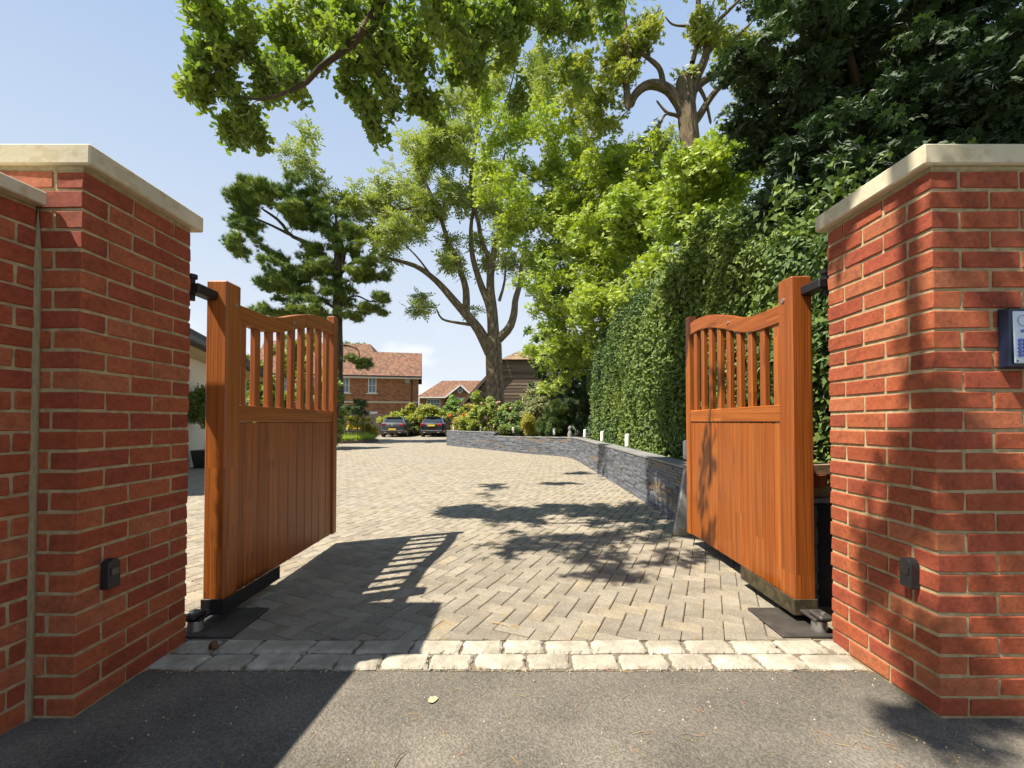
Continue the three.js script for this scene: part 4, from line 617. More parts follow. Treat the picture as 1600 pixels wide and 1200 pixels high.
const pinkMat = std(lin(0.36, 0.22, 0.13), 0.9), redMat = std(lin(0.55, 0.02, 0.02), 0.8), pinkPuff = puff(0.065, 3), redPuff = puff(0.07, 4);
shrub({ name: 'hydrangea', label: 'large pale green hydrangea with faded heads in front of the ash trunk', pos: shrubPos(768, 19.8), rx: 1.2, ry: 0.85, rz: 0.8, n: 110, leaf: broad, mat: lime, colors: C2, seed: 301, spread: 0.18, flowers: { n: 4, geo: pinkPuff, mat: pinkMat } });
shrub({ name: 'red_flower_bush', label: 'small yellow-green bush with red flowers at the far end of the slate wall', pos: shrubPos(724, 21), rx: 0.75, ry: 0.62, rz: 0.5, n: 50, leaf: variegated, mat: gold, colors: C2, seed: 302, flowers: { n: 3, geo: redPuff, mat: redMat } });
shrub({ name: 'hydrangea', label: 'green hydrangea between the pale shrub and the barn wall', pos: shrubPos(812, 18.6), rx: 0.95, ry: 0.72, rz: 0.7, n: 80, leaf: broad, mat: mid, colors: C2, seed: 303, flowers: { n: 2, geo: pinkPuff, mat: pinkMat } });
shrub({ name: 'variegated_shrub', label: 'tall pale variegated shrub left of the ivy', pos: shrubPos(845, 17.6), rx: 0.85, ry: 0.98, rz: 0.7, n: 90, leaf: variegated, mat: pale, colors: C2, seed: 304 });
shrub({ name: 'gold_shrub', label: 'low golden yellow shrub beside the dark conifer', pos: shrubPos(836, 16.4), rx: 0.42, ry: 0.42, rz: 0.4, n: 40, leaf: small, mat: gold, colors: C2, seed: 305 });
shrub({ name: 'conifer_shrub', label: 'feathery dark green conifer shrub behind the bend of the slate wall', pos: shrubPos(872, 15.6), rx: 0.75, ry: 0.68, rz: 0.6, n: 120, leaf: conifer, mat: leafMat(0.08, 0.14, 0.022, { transmission: 0.2 }), colors: C2, seed: 306, per: 12, spread: 0.12 });
shrub({ name: 'holly_bush', label: 'dark green holly bush behind the conifer shrub', pos: shrubPos(868, 19), rx: 1.3, ry: 2.2, rz: 1.0, n: 170, leaf: broad, mat: dark, colors: C2, seed: 307, spread: 0.2 });
shrub({ name: 'yew_bush', label: 'dark yew bush at the left end of the ivy hedge', pos: shrubPos(905, 15.8), rx: 0.7, ry: 1.7, rz: 0.8, n: 130, leaf: conifer, mat: dark, colors: C2, seed: 308, per: 12 });
shrub({ name: 'low_flowers', label: 'low mixed flowers along the slate wall step', pos: shrubPos(800, 17.5), rx: 0.6, ry: 0.22, rz: 0.3, n: 30, leaf: small, mat: mid, colors: C2, seed: 309, flowers: { n: 5, geo: puff(0.05, 8), mat: std(lin(0.6, 0.25, 0.05), 0.9) } });

// ------------------------------------------------------------------ left side: bungalow, potted tree, bushes, island bed
{
  const a = [-6.3, 6.4], b = [-9.45, 15.5], dir = Math.atan2(b[0] - a[0], b[1] - a[1]), L = Math.hypot(b[0] - a[0], b[1] - a[1]);
  const g = thing('bungalow', 'white rendered bungalow with dark roof edge behind the left gate', 'house', V(a[0], 0, a[1]), -dir);   // local -z along the wall, -x into the house
  part(g, 'wall', boxUV(new THREE.BoxGeometry(5, 2.65, L).translate(-2.5, 1.275, -L / 2)), M.render);
  part(g, 'soffit', boxUV(new THREE.BoxGeometry(6, 0.07, L + 0.9).translate(-2.5, 2.63, -L / 2)), std(lin(0.5, 0.36, 0.2), 0.7));
  const roof = new THREE.Shape([[-5.7, 2.67], [0.62, 2.67], [0.62, 2.95], [-2.5, 3.35], [-5.7, 2.95]].map(q => new THREE.Vector2(...q)));
  part(g, 'roof', boxUV(new THREE.ExtrudeGeometry(roof, { depth: L + 1, bevelEnabled: false }).translate(0, 0, -L - 0.5)), std(lin(0.05, 0.055, 0.06), 0.7));
  part(g, 'gutter', boxUV(new THREE.BoxGeometry(0.1, 0.1, L + 0.9).translate(0.68, 2.73, -L / 2)), M.black);
}
{
  const g = thing('potted_tree', 'clipped standard bay tree in a dark square pot by the white bungalow', 'potted plant', V(-7.35, 0, 10.5)), rnd = rng(402);
  const pot = new THREE.CylinderGeometry(0.3, 0.23, 0.42, 4, 1).rotateY(Math.PI / 4); pot.translate(0, 0.21, 0); part(g, 'pot', boxUV(pot), M.black);
  part(g, 'trunk', tube([new THREE.Vector3(0, 0.3, 0), new THREE.Vector3(0.02, 0.9, 0), new THREE.Vector3(0, 1.25, 0)], 0.025, 0.018, 8, 7), M.barkDark);
  const ends = []; for (let i = 0; i < 120; i++) { const p = inEllipsoid(rnd, { c: new THREE.Vector3(0, 1.46, 0), rx: 0.4, ry: 0.46, rz: 0.4, hollow: 0.2 }); ends.push({ p, from: p.clone().lerp(new THREE.Vector3(0, 1.4, 0), 0.3) }); }
  const { mats, cols } = foliage(ends, rnd, { per: 9, spread: 0.07, colors: C2, tilt: 1, along: 0.5 }); stuffOf(small, mid, mats, cols, 'crown', g);
}
shrub({ name: 'laurel_bush', label: 'tall sunlit laurel seen through the slats of the left gate', pos: V(-8.6, 0, 17.5), rx: 1.6, ry: 2.2, rz: 1.2, n: 220, leaf: broad, mat: lime, colors: [lin(0.5, 0.6, 0.6), lin(1.2, 1.15, 1)], seed: 311, per: 18, spread: 0.22, stems: 8 });
shrub({ name: 'laurel_bush', label: 'darker bush beside the bungalow, seen through the left gate slats', pos: V(-10.3, 0, 18), rx: 1.2, ry: 1.5, rz: 1, n: 130, leaf: broad, mat: mid, colors: C2, seed: 312, per: 16, spread: 0.22 });
{ // island bed round the pine
  const k = structGroup('island_bed', 'kerbed planting bed round the foot of the pine'), pts = [], pin = [];
  for (let i = 0; i < 28; i++) { const a = i / 28 * 6.283; pts.push([-9.5 + Math.cos(a) * 2.15, 23.6 + Math.sin(a) * 1.7]); pin.push([-9.5 + Math.cos(a) * 2.05, 23.6 + Math.sin(a) * 1.6]); }
  part(k, 'edging', plan(pts, -0.05, 0.14), std(lin(0.12, 0.09, 0.07), 0.9)); part(k, 'soil', plan(pin, -0.04, 0.16), M.soil);
  const rnd = rng(77), blade = needleTuft(21, 40, 0.34), mats = [], cols = [], o = new THREE.Object3D();
  for (let i = 0; i < 420; i++) { const a = rnd() * 6.283, r = Math.sqrt(rnd()); o.position.copy(V(-9.5 + Math.cos(a) * r * 1.95, 0.17, 23.6 + Math.sin(a) * r * 1.5)); o.rotation.set(0, rnd() * 6, 0); o.scale.setScalar(0.6 + rnd() * 0.9); o.updateMatrix(); mats.push(o.matrix.clone()); cols.push(lin(0.8 + rnd() * 0.8, 0.9 + rnd() * 0.5, 0.8)); }
  const gr = stuffOf(blade, lime, mats, cols, 'bed_grass'); tag(gr, 'tufts of bright grass in the island bed', 'grass', null, 'stuff');
  tree({ name: 'young_tree', label: 'small standard tree with round dark crown beside the pine trunk', base: V(-8.05, 0.16, 22.6), seed: 181, limbs: [{ pts: [V(-8.05, 0.1, 22.6), V(-8.07, 0.8, 22.6), V(-8.02, 1.5, 22.6)], r0: 0.04, r1: 0.025, seg: 6, rad: 6 }], blobs: [{ c: V(-8.05, 1.75, 22.6), rx: 0.75, ry: 0.5, rz: 0.6, n: 46 }], barkMat: M.barkDark, twigR: 0.008, leafCluster: broad, mat: dark, fol: { per: 10, spread: 0.14, colors: C2, tilt: 0.9, scale: [0.7, 1.1] } });
}
shrub({ name: 'lime_bush', label: 'yellow-green bush right behind the pine trunk', pos: V(-9.2, 0, 26.5), rx: 0.9, ry: 0.85, rz: 0.7, n: 60, leaf: broad, mat: gold, colors: C2, seed: 313 });

// ------------------------------------------------------------------ cars
function car(name, label, pos, turn, paint, o = {}) {
  const g = thing(name, label, 'car', pos, turn, 'cars parked at the end of the drive'), pm = new THREE.MeshPhysicalMaterial({ color: paint, roughness: 0.35, metalness: 0.3, clearcoat: 1, clearcoatRoughness: 0.06 });
  // stations from the rear (z = 0) forward (-z): [z, half width, underside, shoulder, roof, half roof]
  const st = [[0.0, 0.72, 0.4, 0.82, 0.84, 0.6], [0.05, 0.84, 0.27, 0.93, 0.97, 0.7], [0.22, 0.885, 0.25, 0.98, 1.08, 0.7], [0.55, 0.9, 0.24, 0.99, 1.4, 0.61], [0.95, 0.905, 0.24, 0.98, 1.45, 0.6], [1.9, 0.905, 0.24, 0.96, 1.46, 0.61], [2.55, 0.9, 0.24, 0.95, 1.38, 0.6], [3.15, 0.895, 0.24, 0.94, 1.0, 0.68], [3.9, 0.86, 0.25, 0.86, 0.9, 0.6], [4.2, 0.74, 0.3, 0.7, 0.74, 0.5], [4.28, 0.6, 0.36, 0.6, 0.62, 0.4]];
  const ring = ([z, w, y0, y1, y2, wr]) => { const h = [[0, y0], [w * 0.88, y0], [w * 0.985, y0 + 0.1], [w, (y0 + y1) / 2], [w * 0.985, y1 - 0.08], [w * 0.93, y1], [wr + 0.02, Math.max(y2 - 0.07, y1)], [wr * 0.88, y2 - 0.012], [0, y2]]; return [...h.map(([x, y]) => [x, y, -z]), ...h.slice(1, -1).reverse().map(([x, y]) => [-x, y, -z])]; };
  const P = [], I = [], m = 16; st.forEach(s => ring(s).forEach(p => P.push(...p)));
  for (let i = 0; i < st.length - 1; i++) for (let j = 0; j < m; j++) { const a = i * m + j, b = i * m + (j + 1) % m; I.push(a, b, a + m, b, b + m, a + m); }
  for (let j = 1; j < m - 1; j++) { I.push(0, j + 1, j); const e = (st.length - 1) * m; I.push(e, e + j, e + j + 1); }
  const bg = new THREE.BufferGeometry(); bg.setAttribute('position', new THREE.Float32BufferAttribute(P, 3)); bg.setIndex(I); bg.computeVertexNormals(); pm.side = THREE.DoubleSide; part(g, 'body', bg, pm);
  const q = (name, pts, mat) => part(g, name, quadGeo(...pts.map(p => new THREE.Vector3(...p))), mat);
  const gm = M.glass.clone(); gm.side = THREE.DoubleSide;
  q('rear_window', [[-0.62, 1.075, -0.205], [0.62, 1.075, -0.205], [0.52, 1.375, -0.535], [-0.52, 1.375, -0.535]], gm);
  for (const s of [-1, 1]) {
    q('side_window', [[s * 0.875, 1.0, -0.75], [s * 0.868, 0.985, -2.9], [s * 0.64, 1.33, -2.4], [s * 0.645, 1.38, -0.9]], gm);
    part(g, 'tail_light', box(0.34, 0.14, 0.1, 0.02), std(lin(0.32, 0.012, 0.018), 0.25), new THREE.Vector3(s * 0.62, 0.9, -0.02), [0, -s * 0.25, 0]);
    for (const z of [-0.8, -3.4]) { const w = part(g, 'wheel', new THREE.CylinderGeometry(0.33, 0.33, 0.22, 22).rotateZ(Math.PI / 2), M.black, new THREE.Vector3(s * 0.79, 0.33, z)); part(w, 'rim', new THREE.CylinderGeometry(0.2, 0.2, 0.02, 14).rotateZ(Math.PI / 2), M.steel, new THREE.Vector3(s * 0.105, 0, 0)); }
    part(g, 'mirror', box(0.16, 0.11, 0.1, 0.02), pm, new THREE.Vector3(s * 0.99, 1.02, -2.75));
    part(g, 'exhaust', box(0.18, 0.05, 0.06, 0.01), M.steel, new THREE.Vector3(s * 0.5, 0.34, 0.015));
  }
  part(g, 'bumper', box(1.55, 0.16, 0.08, 0.03), std(lin(0.02, 0.02, 0.022), 0.6), new THREE.Vector3(0, 0.42, 0.005));
  part(g, 'number_plate', box(0.52, 0.115, 0.012, 0.003), std(lin(0.75, 0.5, 0.03), 0.5), new THREE.Vector3(0, o.plate || 0.62, 0.03));
  part(g, 'spoiler', box(1.1, 0.03, 0.2, 0.01), pm, new THREE.Vector3(0, 1.42, -0.52), [-0.1, 0, 0]);
  if (o.badge) part(g, 'badge', new THREE.TorusGeometry(0.05, 0.01, 6, 16), M.steel, new THREE.Vector3(0, 0.83, 0.012));
}
const carAt = (px, d) => V((px - 805) / F * d, 0, d);
car('parked_car', 'dark grey hatchback parked in front of the climbing hedge', carAt(613, 31.3), 0.05, lin(0.045, 0.045, 0.052), { plate: 0.56, badge: 1 });
car('parked_car', 'black hatchback parked nearest the slate wall', carAt(674, 31.5), -0.04, lin(0.012, 0.012, 0.016), { plate: 0.83 });
car('parked_car', 'black car half hidden behind the island bed', carAt(557, 31.4), 0.3, lin(0.014, 0.015, 0.02), {});

// ------------------------------------------------------------------ fence and climbing hedge behind the cars
{
  const d = 37.2, g = thing('garden_fence', 'weathered timber fence behind the parked cars', 'fence', V(-9, 0, d)), rnd = rng(55), fm = [0.13, 0.16, 0.19].map(k => std(lin(k, k * 0.82, k * 0.64), 0.9, { map: rep(woodMap, 1, 0.4) }));
  for (let x = -8; x <= 6.4; x += 1.8) part(g, 'post', box(0.1, 1.85, 0.1, 0.006), fm[0], new THREE.Vector3(x, 0.9, 0));
  const bg = box(0.145, 1.5, 0.02, 0.003); for (let x = -7.9; x < 6.4; x += 0.15) part(g, 'board', bg, fm[Math.floor(rnd() * 3)], new THREE.Vector3(x, 0.92, 0.06));
  for (let k = 0; k < 8; k++) { part(g, 'rail', box(1.76, 0.09, 0.06, 0.004, 'x'), fm[1], new THREE.Vector3(-7.1 + k * 1.8, 1.72, 0.04)); part(g, 'gravel_board', box(1.76, 0.16, 0.05, 0.004, 'x'), fm[2], new THREE.Vector3(-7.1 + k * 1.8, 0.08, 0.04)); }
}
shrub({ name: 'climbing_hedge', label: 'golden leaved climber spilling over the fence between the two cars', pos: V(-8.2, 0.05, 36.2), rx: 2.6, ry: 1.12, rz: 0.7, n: 330, leaf: broad, mat: gold, colors: [lin(0.5, 0.75, 0.8), lin(1.15, 1.15, 1)], seed: 314, per: 18, spread: 0.28, scale: [1.2, 2], stems: 12 });
shrub({ name: 'round_bush', label: 'bright green round bush in front of the small far house', pos: V(-5.2, 0.8, 40.5), rx: 1.5, ry: 1.15, rz: 1.1, n: 120, leaf: broad, mat: mid, colors: [lin(0.8, 1, 0.6), lin(1.3, 1.4, 0.8)], seed: 315, per: 16, spread: 0.25, scale: [1.2, 1.9] });

// ------------------------------------------------------------------ houses and barn
const farBrick = (r, g, b) => std(lin(r, g, b), 0.9, { map: rep(tex(256, 256, (u, v) => { const row = Math.floor(v * 16), c = Math.floor(u * 8 + (row % 2) * 0.5) % 8, m = (v * 16) % 1 < 0.15 ? 1 : 0; const k = 0.78 + 0.3 * hash(c, row, 5) - 0.1 + 0.15 * m; return [k, k * (1 + 0.15 * m), k * (1 + 0.25 * m)]; }), 0.55, 0.8) });
const tileMap = tex(256, 256, (u, v) => { const row = Math.floor(v * 16), c = Math.floor(u * 16 + (row % 2) * 0.5) % 16, e = (v * 16) % 1 < 0.18 ? 0.75 : 1, k = (0.72 + 0.34 * hash(c, row, 6)) * e; return [k, k * (0.92 + 0.14 * hash(c, row, 9)), k * 0.92]; });
M.brickFar = farBrick(0.45, 0.19, 0.085); M.brickFar2 = farBrick(0.45, 0.17, 0.09); M.roofRed = std(lin(0.22, 0.108, 0.07), 0.9, { map: rep(tileMap, 0.3, 0.3) }); M.roofBrown = std(lin(0.3, 0.21, 0.13), 0.9, { map: rep(tileMap, 0.4, 0.4) });
function faces(list) { const pos = []; for (const f of list) for (let i = 1; i < f.length - 1; i++) pos.push(...f[0], ...f[i], ...f[i + 1]); const g = new THREE.BufferGeometry(); g.setAttribute('position', new THREE.Float32BufferAttribute(pos, 3)); return boxUV(g, 'y'); }
function windowPart(parent, x0, y0, x1, y1, z, cols, rows, sill = true) {
  const w = part(parent, 'window', slabXY(rect(x0, y0, x1, y1), 0.06, [rect(x0 + 0.07, y0 + 0.07, x1 - 0.07, y1 - 0.07)]), M.white, new THREE.Vector3(0, 0, z + 0.05));
  const pw = (x1 - x0 - 0.14) / cols, ph = (y1 - y0 - 0.14) / rows;
  for (let c = 0; c < cols; c++) for (let r = 0; r < rows; r++) part(w, 'pane', boxUV(new THREE.BoxGeometry(pw - 0.03, ph - 0.03, 0.02)), M.glassFar, new THREE.Vector3(x0 + 0.07 + pw * (c + 0.5), y0 + 0.07 + ph * (r + 0.5), -0.035));
  for (let c = 1; c < cols; c++) part(w, 'glazing_bar', boxUV(new THREE.BoxGeometry(0.035, y1 - y0 - 0.14, 0.03)), M.white, new THREE.Vector3(x0 + 0.07 + pw * c, (y0 + y1) / 2, -0.02));
  for (let r = 1; r < rows; r++) part(w, 'glazing_bar', boxUV(new THREE.BoxGeometry(x1 - x0 - 0.14, 0.035, 0.028)), M.white, new THREE.Vector3((x0 + x1) / 2, y0 + 0.07 + ph * r, -0.019));
  if (sill) part(w, 'sill', boxUV(new THREE.BoxGeometry(x1 - x0 + 0.3, 0.09, 0.2)), M.white, new THREE.Vector3((x0 + x1) / 2, y0 - 0.06, 0.02));
}
M.glassFar = new THREE.MeshPhysicalMaterial({ color: lin(0.16, 0.2, 0.24), roughness: 0.08, specularIntensity: 1 });
{
  const D = 42, rx = (653 - 805) / F * D, X = (px) => (px - 805) / F * D - rx, Y = (py) => EYE + (660 - py) / F * D;
  const g = thing('brick_house', 'large red brick house with tiled roof behind the parked cars', 'house', V(rx, -0.1, D), 12 * Math.PI / 180), l = -15, r = 0, eave = Y(588);
  part(g, 'wall', slabXY(rect(l, 0, r, eave), 8), M.brickFar);
  const re = X(659), rid = 8.35, z1 = -4;
  part(g, 'roof', faces([[[l, eave - 0.1, 0.5], [re, eave - 0.1, 0.5], [re, rid, z1], [l, rid, z1]], [[l, eave, -8.5], [l, rid, z1], [re, rid, z1], [re, eave, -8.5]], [[re - 0.05, eave, 0.45], [re - 0.05, eave, -8.5], [re - 0.05, rid - 0.05, z1]]]), Object.assign(M.roofRed.clone(), { side: THREE.DoubleSide }));
  const hx = X(586), hp = X(572), Hh = Y(537) + 0.75;
  part(g, 'hipped_roof', faces([[[l, rid - 1.9, -1.9], [hx, rid - 0.95, -3], [hp, Hh, -5.2], [l, Hh, -5.2]], [[hx, rid - 0.95, -3], [hx + 0.5, rid - 0.3, -7.4], [hp, Hh, -5.2]]]), Object.assign(M.roofRed.clone(), { side: THREE.DoubleSide }));
  part(g, 'fascia', boxUV(new THREE.BoxGeometry(re - l, 0.16, 0.06).translate((re + l) / 2, eave - 0.16, 0.5)), M.white);
  part(g, 'gutter', boxUV(new THREE.BoxGeometry(re - l, 0.11, 0.12).translate((re + l) / 2, eave - 0.05, 0.6)), M.black);
  part(g, 'soffit', boxUV(new THREE.BoxGeometry(re - l - 0.3, 0.04, 0.42).translate((re + l) / 2 - 0.1, eave - 0.22, 0.23)), M.white);
  part(g, 'string_course', boxUV(new THREE.BoxGeometry(r - l, 0.16, 0.08).translate((r + l) / 2, Y(628), 0.03)), std(lin(0.6, 0.5, 0.36), 0.9));
  part(g, 'downpipe', new THREE.CylinderGeometry(0.05, 0.05, eave - 0.2, 8).translate(X(643.5), eave / 2 - 0.1, 0.1), M.black);
  for (const px of [545.5, 584.5, 500, 460]) windowPart(g, X(px - 6), Y(614), X(px + 6), Y(591), 0, 2, 2);
  for (const px of [549, 584, 505]) { part(g, 'lintel', slabXY([[X(px - 7.5), Y(648)], [X(px + 7.5), Y(648)], [X(px + 9), Y(642.5)], [X(px - 9), Y(642.5)]], 0.06), M.white, new THREE.Vector3(0, 0, 0.05)); windowPart(g, X(px - 7), Y(670), X(px + 7), Y(648.5), 0, 2, 2); }
  part(g, 'alarm_box', box(0.45, 0.4, 0.14, 0.02), std(lin(0.4, 0.36, 0.3), 0.7), new THREE.Vector3(X(637), Y(595), 0.08));
}
{
  const D = 58, X = (px) => (px - 805) / F * D, Y = (py) => EYE + (660 - py) / F * D;
  const g = thing('brick_house', 'smaller far brick house with white gable between big house and barn', 'house', V(0, -0.1, D)), l = X(655), r = X(770), eave = Y(620);
  part(g, 'wall', slabXY(rect(l, 0, r, eave), 8), M.brickFar2);
  const rid = Y(594) + 0.35, ro = Object.assign(M.roofRed.clone(), { side: THREE.DoubleSide });
  part(g, 'roof', faces([[[l - 0.3, eave, 0.4], [r + 0.3, eave, 0.4], [X(757), rid, -4], [X(683), rid, -4]], [[l - 0.3, eave, 0.4], [X(683), rid, -4], [l - 0.3, eave, -8]]]), ro);
  const gx0 = X(697), gx1 = X(742), ga = X(721), gy = Y(601);
  part(g, 'gable', slabXY([[gx0 + 0.4, 0], [gx1 - 0.4, 0], [gx1 - 0.4, eave], [ga, gy - 0.3], [gx0 + 0.4, eave]], 0.6), M.brickFar2, new THREE.Vector3(0, 0, 0.8));
  part(g, 'gable_roof', faces([[[gx0, eave - 0.05, 1.1], [ga, gy + 0.02, 1.1], [ga, gy + 0.02, -2.6], [gx0, eave - 0.05, -0.2]], [[gx1, eave - 0.05, 1.1], [ga, gy + 0.02, 1.1], [ga, gy + 0.02, -2.6], [gx1, eave - 0.05, -0.2]]]), ro);
  for (const [a, b] of [[gx0, ga], [gx1, ga]]) { const len = Math.hypot(b - a, gy - eave); part(g, 'bargeboard', boxUV(new THREE.BoxGeometry(len, 0.22, 0.06)), M.white, new THREE.Vector3((a + b) / 2, (gy + eave) / 2 - 0.08, 1.14), [0, 0, Math.atan2(gy - eave, b - a)]); }
  const dia = part(g, 'diamond_window', new THREE.TorusGeometry(0.34, 0.09, 4, 4), M.white, new THREE.Vector3(X(720), Y(610.5), 0.84)); part(dia, 'pane', new THREE.CircleGeometry(0.3, 4), M.glassFar, new THREE.Vector3(0, 0, 0.005));
  windowPart(g, X(667), Y(637), X(688), Y(623), 0, 4, 2); windowPart(g, X(711), Y(637), X(728), Y(621.5), 0.8, 3, 2);
  part(g, 'fascia', boxUV(new THREE.BoxGeometry(gx0 - l + 0.3, 0.14, 0.06).translate((gx0 + l) / 2 - 0.15, eave - 0.07, 0.42)), M.white);
  part(g, 'downpipe', new THREE.CylinderGeometry(0.06, 0.06, eave, 8).translate(X(696), eave / 2, 0.1), M.black);
}
{
  const D = 30, X = (px) => (px - 805) / F * D, Y = (py) => EYE + (660 - py) / F * D, mid = X(811);
  const g = thing('weatherboarded_barn', 'dark weatherboarded barn with half hipped tiled roof behind the ash', 'barn', V(0, 0, D)), rnd = rng(66);
  const hl = X(787), hy = Y(562), el = X(724), ey = Y(629), ap = Y(545), mir = (x) => 2 * mid - x;
  part(g, 'frame', slabXY([[el + 0.15, 0], [mir(el) - 0.15, 0], [mir(el) - 0.15, ey], [mir(hl), hy], [hl, hy], [el + 0.15, ey]], 7), std(lin(0.02, 0.017, 0.014), 1));
  const bm = [0.2, 0.26, 0.32].map(k => std(lin(k, k * 0.76, k * 0.56), 0.85, { map: rep(woodMap, 1, 0.4) })), bh = 0.23;
  for (let y = 0.15; y < hy - 0.1; y += bh) { const t = clamp((y + bh - ey) / (hy - ey)), x0 = lerp(el + 0.2, hl + 0.03, t), x1 = mir(x0); const b = part(g, 'weatherboard', boxUV(new THREE.BoxGeometry(x1 - x0, bh + 0.02, 0.016), 'x', [rnd(), rnd()]), bm[Math.floor(rnd() * 3)], new THREE.Vector3((x0 + x1) / 2, y + bh / 2, 0.05), [-0.075, 0, 0]); }
  const rr = Object.assign(M.roofBrown.clone(), { side: THREE.DoubleSide });
  part(g, 'half_hip', faces([[[hl - 0.12, hy - 0.05, 0.35], [mir(hl) + 0.12, hy - 0.05, 0.35], [mid, ap, -1.0]]]), rr);
  part(g, 'roof', faces([[[el - 0.25, ey - 0.2, 0.28], [hl - 0.1, hy, 0.28], [mid, ap, -1.0], [mid, ap, -7.3], [el - 0.25, ey - 0.2, -7.3]], [[mir(el) + 0.25, ey - 0.2, 0.28], [mir(hl) + 0.1, hy, 0.28], [mid, ap, -1.0], [mid, ap, -7.3], [mir(el) + 0.25, ey - 0.2, -7.3]]]), rr);
  for (const s of [0, 1]) { const f = (x) => s ? mir(x) : x, a = f(el - 0.25), b = f(hl - 0.1), len = Math.hypot(b - a, hy - ey + 0.2); part(g, 'bargeboard', boxUV(new THREE.BoxGeometry(len, 0.2, 0.06)), bm[0], new THREE.Vector3((a + b) / 2, (hy + ey - 0.2) / 2 - 0.12, 0.3), [0, 0, Math.atan2(hy - ey + 0.2, b - a)]); }
}
// trees far behind the roofs
tree({ name: 'far_tree', label: 'tree top showing above the ridge of the large brick house', base: V(-24, 0, 62), seed: 191, limbs: [{ pts: [V(-24, 0, 62), V(-24, 5, 62), V(-23.8, 9, 62)], r0: 0.4, r1: 0.2, seg: 8 }], blobs: [{ c: V(-23.2, 10.3, 62), rx: 3, ry: 1.9, rz: 2, n: 60 }], barkMat: M.barkGrey, twigR: 0.04, leafCluster: broad, mat: mid, fol: { per: 14, spread: 0.6, scale: [2.5, 4], tilt: 0.9, colors: C2 } });
tree({ name: 'far_tree', label: 'tree behind the barn at the edge of the sycamore', base: V(4.5, 0, 40), seed: 192, limbs: [{ pts: [V(4.5, 0, 40), V(4.4, 4, 40), V(4.4, 7, 40)], r0: 0.35, r1: 0.15, seg: 8 }], blobs: [{ c: V(4.2, 7.2, 40), rx: 3, ry: 3, rz: 2, n: 110 }], barkMat: M.barkGrey, twigR: 0.03, leafCluster: broad, mat: mid, fol: { per: 14, spread: 0.5, scale: [2, 3.2], tilt: 0.9, colors: C2 } });

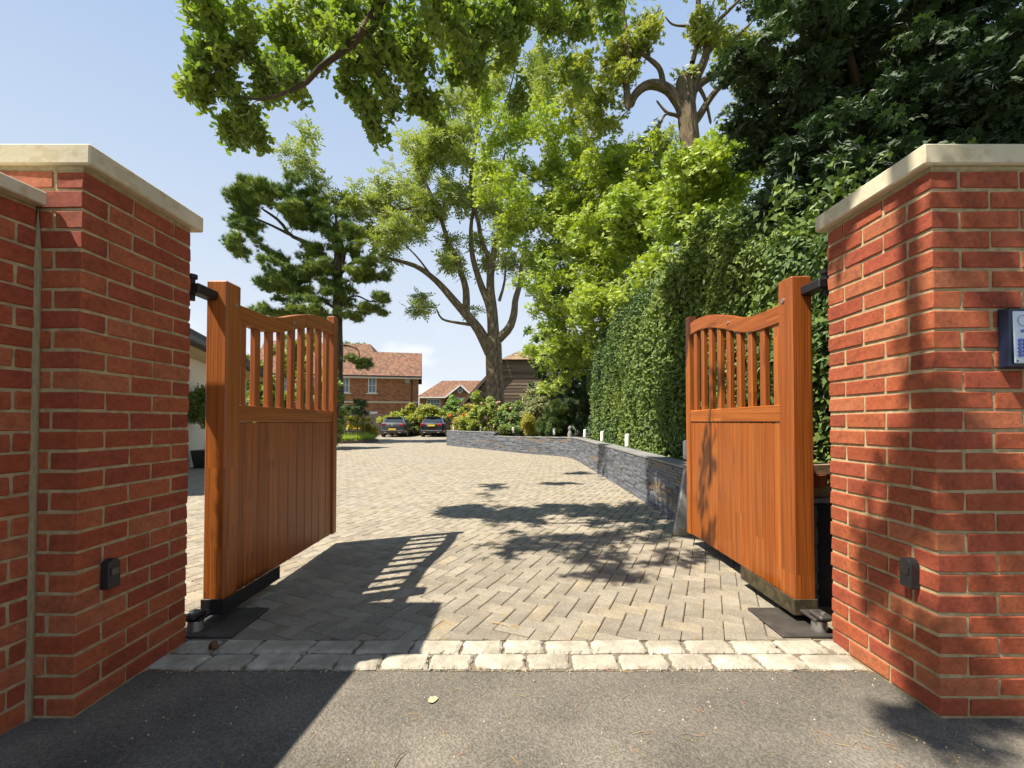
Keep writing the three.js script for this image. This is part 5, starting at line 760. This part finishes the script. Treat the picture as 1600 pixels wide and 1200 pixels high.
// ------------------------------------------------------------------ litter
{
  const rnd = rng(88), one = (pts, r) => tube(pts, r, r * 0.5, 6, 5);
  const lay = (name, label, category, px, py, len, ang, r, mat, bend = 0.1) => { const d = F * EYE / (py - 660), x = (px - 805) / F * d, s = Math.sin(ang), c = Math.cos(ang); const m = part(null, name, one([new THREE.Vector3(-s * len / 2, 0, -c * len / 2), new THREE.Vector3(c * bend * len, 0.004, -s * bend * len), new THREE.Vector3(s * len / 2, 0, c * len / 2)], r), mat, V(x, 0.008, d)); return tag(m, label, category); };
  const tw = std(lin(0.2, 0.09, 0.05), 0.9), straw = std(lin(0.42, 0.27, 0.11), 0.9);
  lay('twig', 'thin reddish twig on the tarmac at the bottom of the view', 'twig', 628, 1182, 0.07, 2.8, 0.0022, tw);
  lay('twig', 'curved twig on the paving in front of the right gate', 'twig', 1112, 921, 0.13, 1.4, 0.0022, tw, 0.2);
  lay('twig', 'pale twig on the paving just behind the setts', 'twig', 782, 976, 0.1, 1.1, 0.003, straw, 0.05);
  const cone = lathe([[0.001, 0], [0.018, 0.006], [0.024, 0.018], [0.019, 0.034], [0.001, 0.046]], 10), p = cone.attributes.position; for (let i = 0; i < p.count; i++) { const k = 0.75 + 0.5 * hash(i, 3, 3); p.setX(i, p.getX(i) * k); p.setZ(i, p.getZ(i) * k); } cone.computeVertexNormals();
  const pc = part(null, 'pine_cone', cone, std(lin(0.12, 0.055, 0.025), 0.9), V(-1.42, 0.012, 2.1)); tag(pc, 'small brown pine cone on the setts by the left pillar', 'pine cone');
  const spot = new THREE.CircleGeometry(0.02, 14).rotateX(-Math.PI / 2), sp = spot.attributes.position; for (let i = 1; i < sp.count; i++) { const k = 0.75 + 0.5 * hash(i % 14, 1, 7); sp.setX(i, sp.getX(i) * k); sp.setZ(i, sp.getZ(i) * k); }
  const ls = part(null, 'dry_leaf', spot, std(lin(0.4, 0.34, 0.2), 0.9, { side: THREE.DoubleSide }), V((678 - 805) / F * 1.738, 0.007, 1.738)); tag(ls, 'pale dry leaf flat on the tarmac', 'leaf');
  const mats = [], cols = [], o = new THREE.Object3D(), ng = new THREE.CylinderGeometry(0.0007, 0.0004, 0.035, 4).rotateX(Math.PI / 2);
  for (let i = 0; i < 520; i++) { const d = i < 240 ? lerp(1.0, 1.95, rnd()) : i < 330 ? lerp(1.93, 1.97, rnd()) : lerp(2.1, 6, rnd()); o.position.copy(V((rnd() - 0.5) * 3.1, i < 330 ? 0.006 : 0.004, d)); o.rotation.set((rnd() - 0.5) * 0.2, rnd() * 6.28, 0); o.scale.setScalar(0.4 + rnd()); o.updateMatrix(); mats.push(o.matrix.clone()); cols.push(lin(0.7 + rnd() * 0.6, 0.6 + rnd() * 0.6, 0.5 + rnd() * 0.5)); }
  tag(stuffOf(ng, straw, mats, cols, 'needle_litter'), 'scattered dry pine needles on tarmac and paving', 'litter', null, 'stuff');
  const gm = [], gc = [], gg = new THREE.IcosahedronGeometry(0.004, 0); for (let i = 0; i < 700; i++) { const edge = rnd() < 0.45, d = edge ? 1.945 + gauss(rnd) * 0.03 : lerp(0.9, 1.95, rnd()); o.position.copy(V((rnd() - 0.5) * 3.1, 0.003, d)); o.rotation.set(rnd() * 6, rnd() * 6, 0); o.scale.setScalar(0.25 + rnd() * 0.7); o.updateMatrix(); gm.push(o.matrix.clone()); const k = 0.5 + rnd(); gc.push(lin(k, k * 0.9, k * 0.75)); }
  tag(stuffOf(gg, std(lin(0.4, 0.36, 0.3), 0.9), gm, gc, 'grit'), 'loose grit along the setts and on the tarmac', 'grit', null, 'stuff');
}
renderer.render(scene, camera);
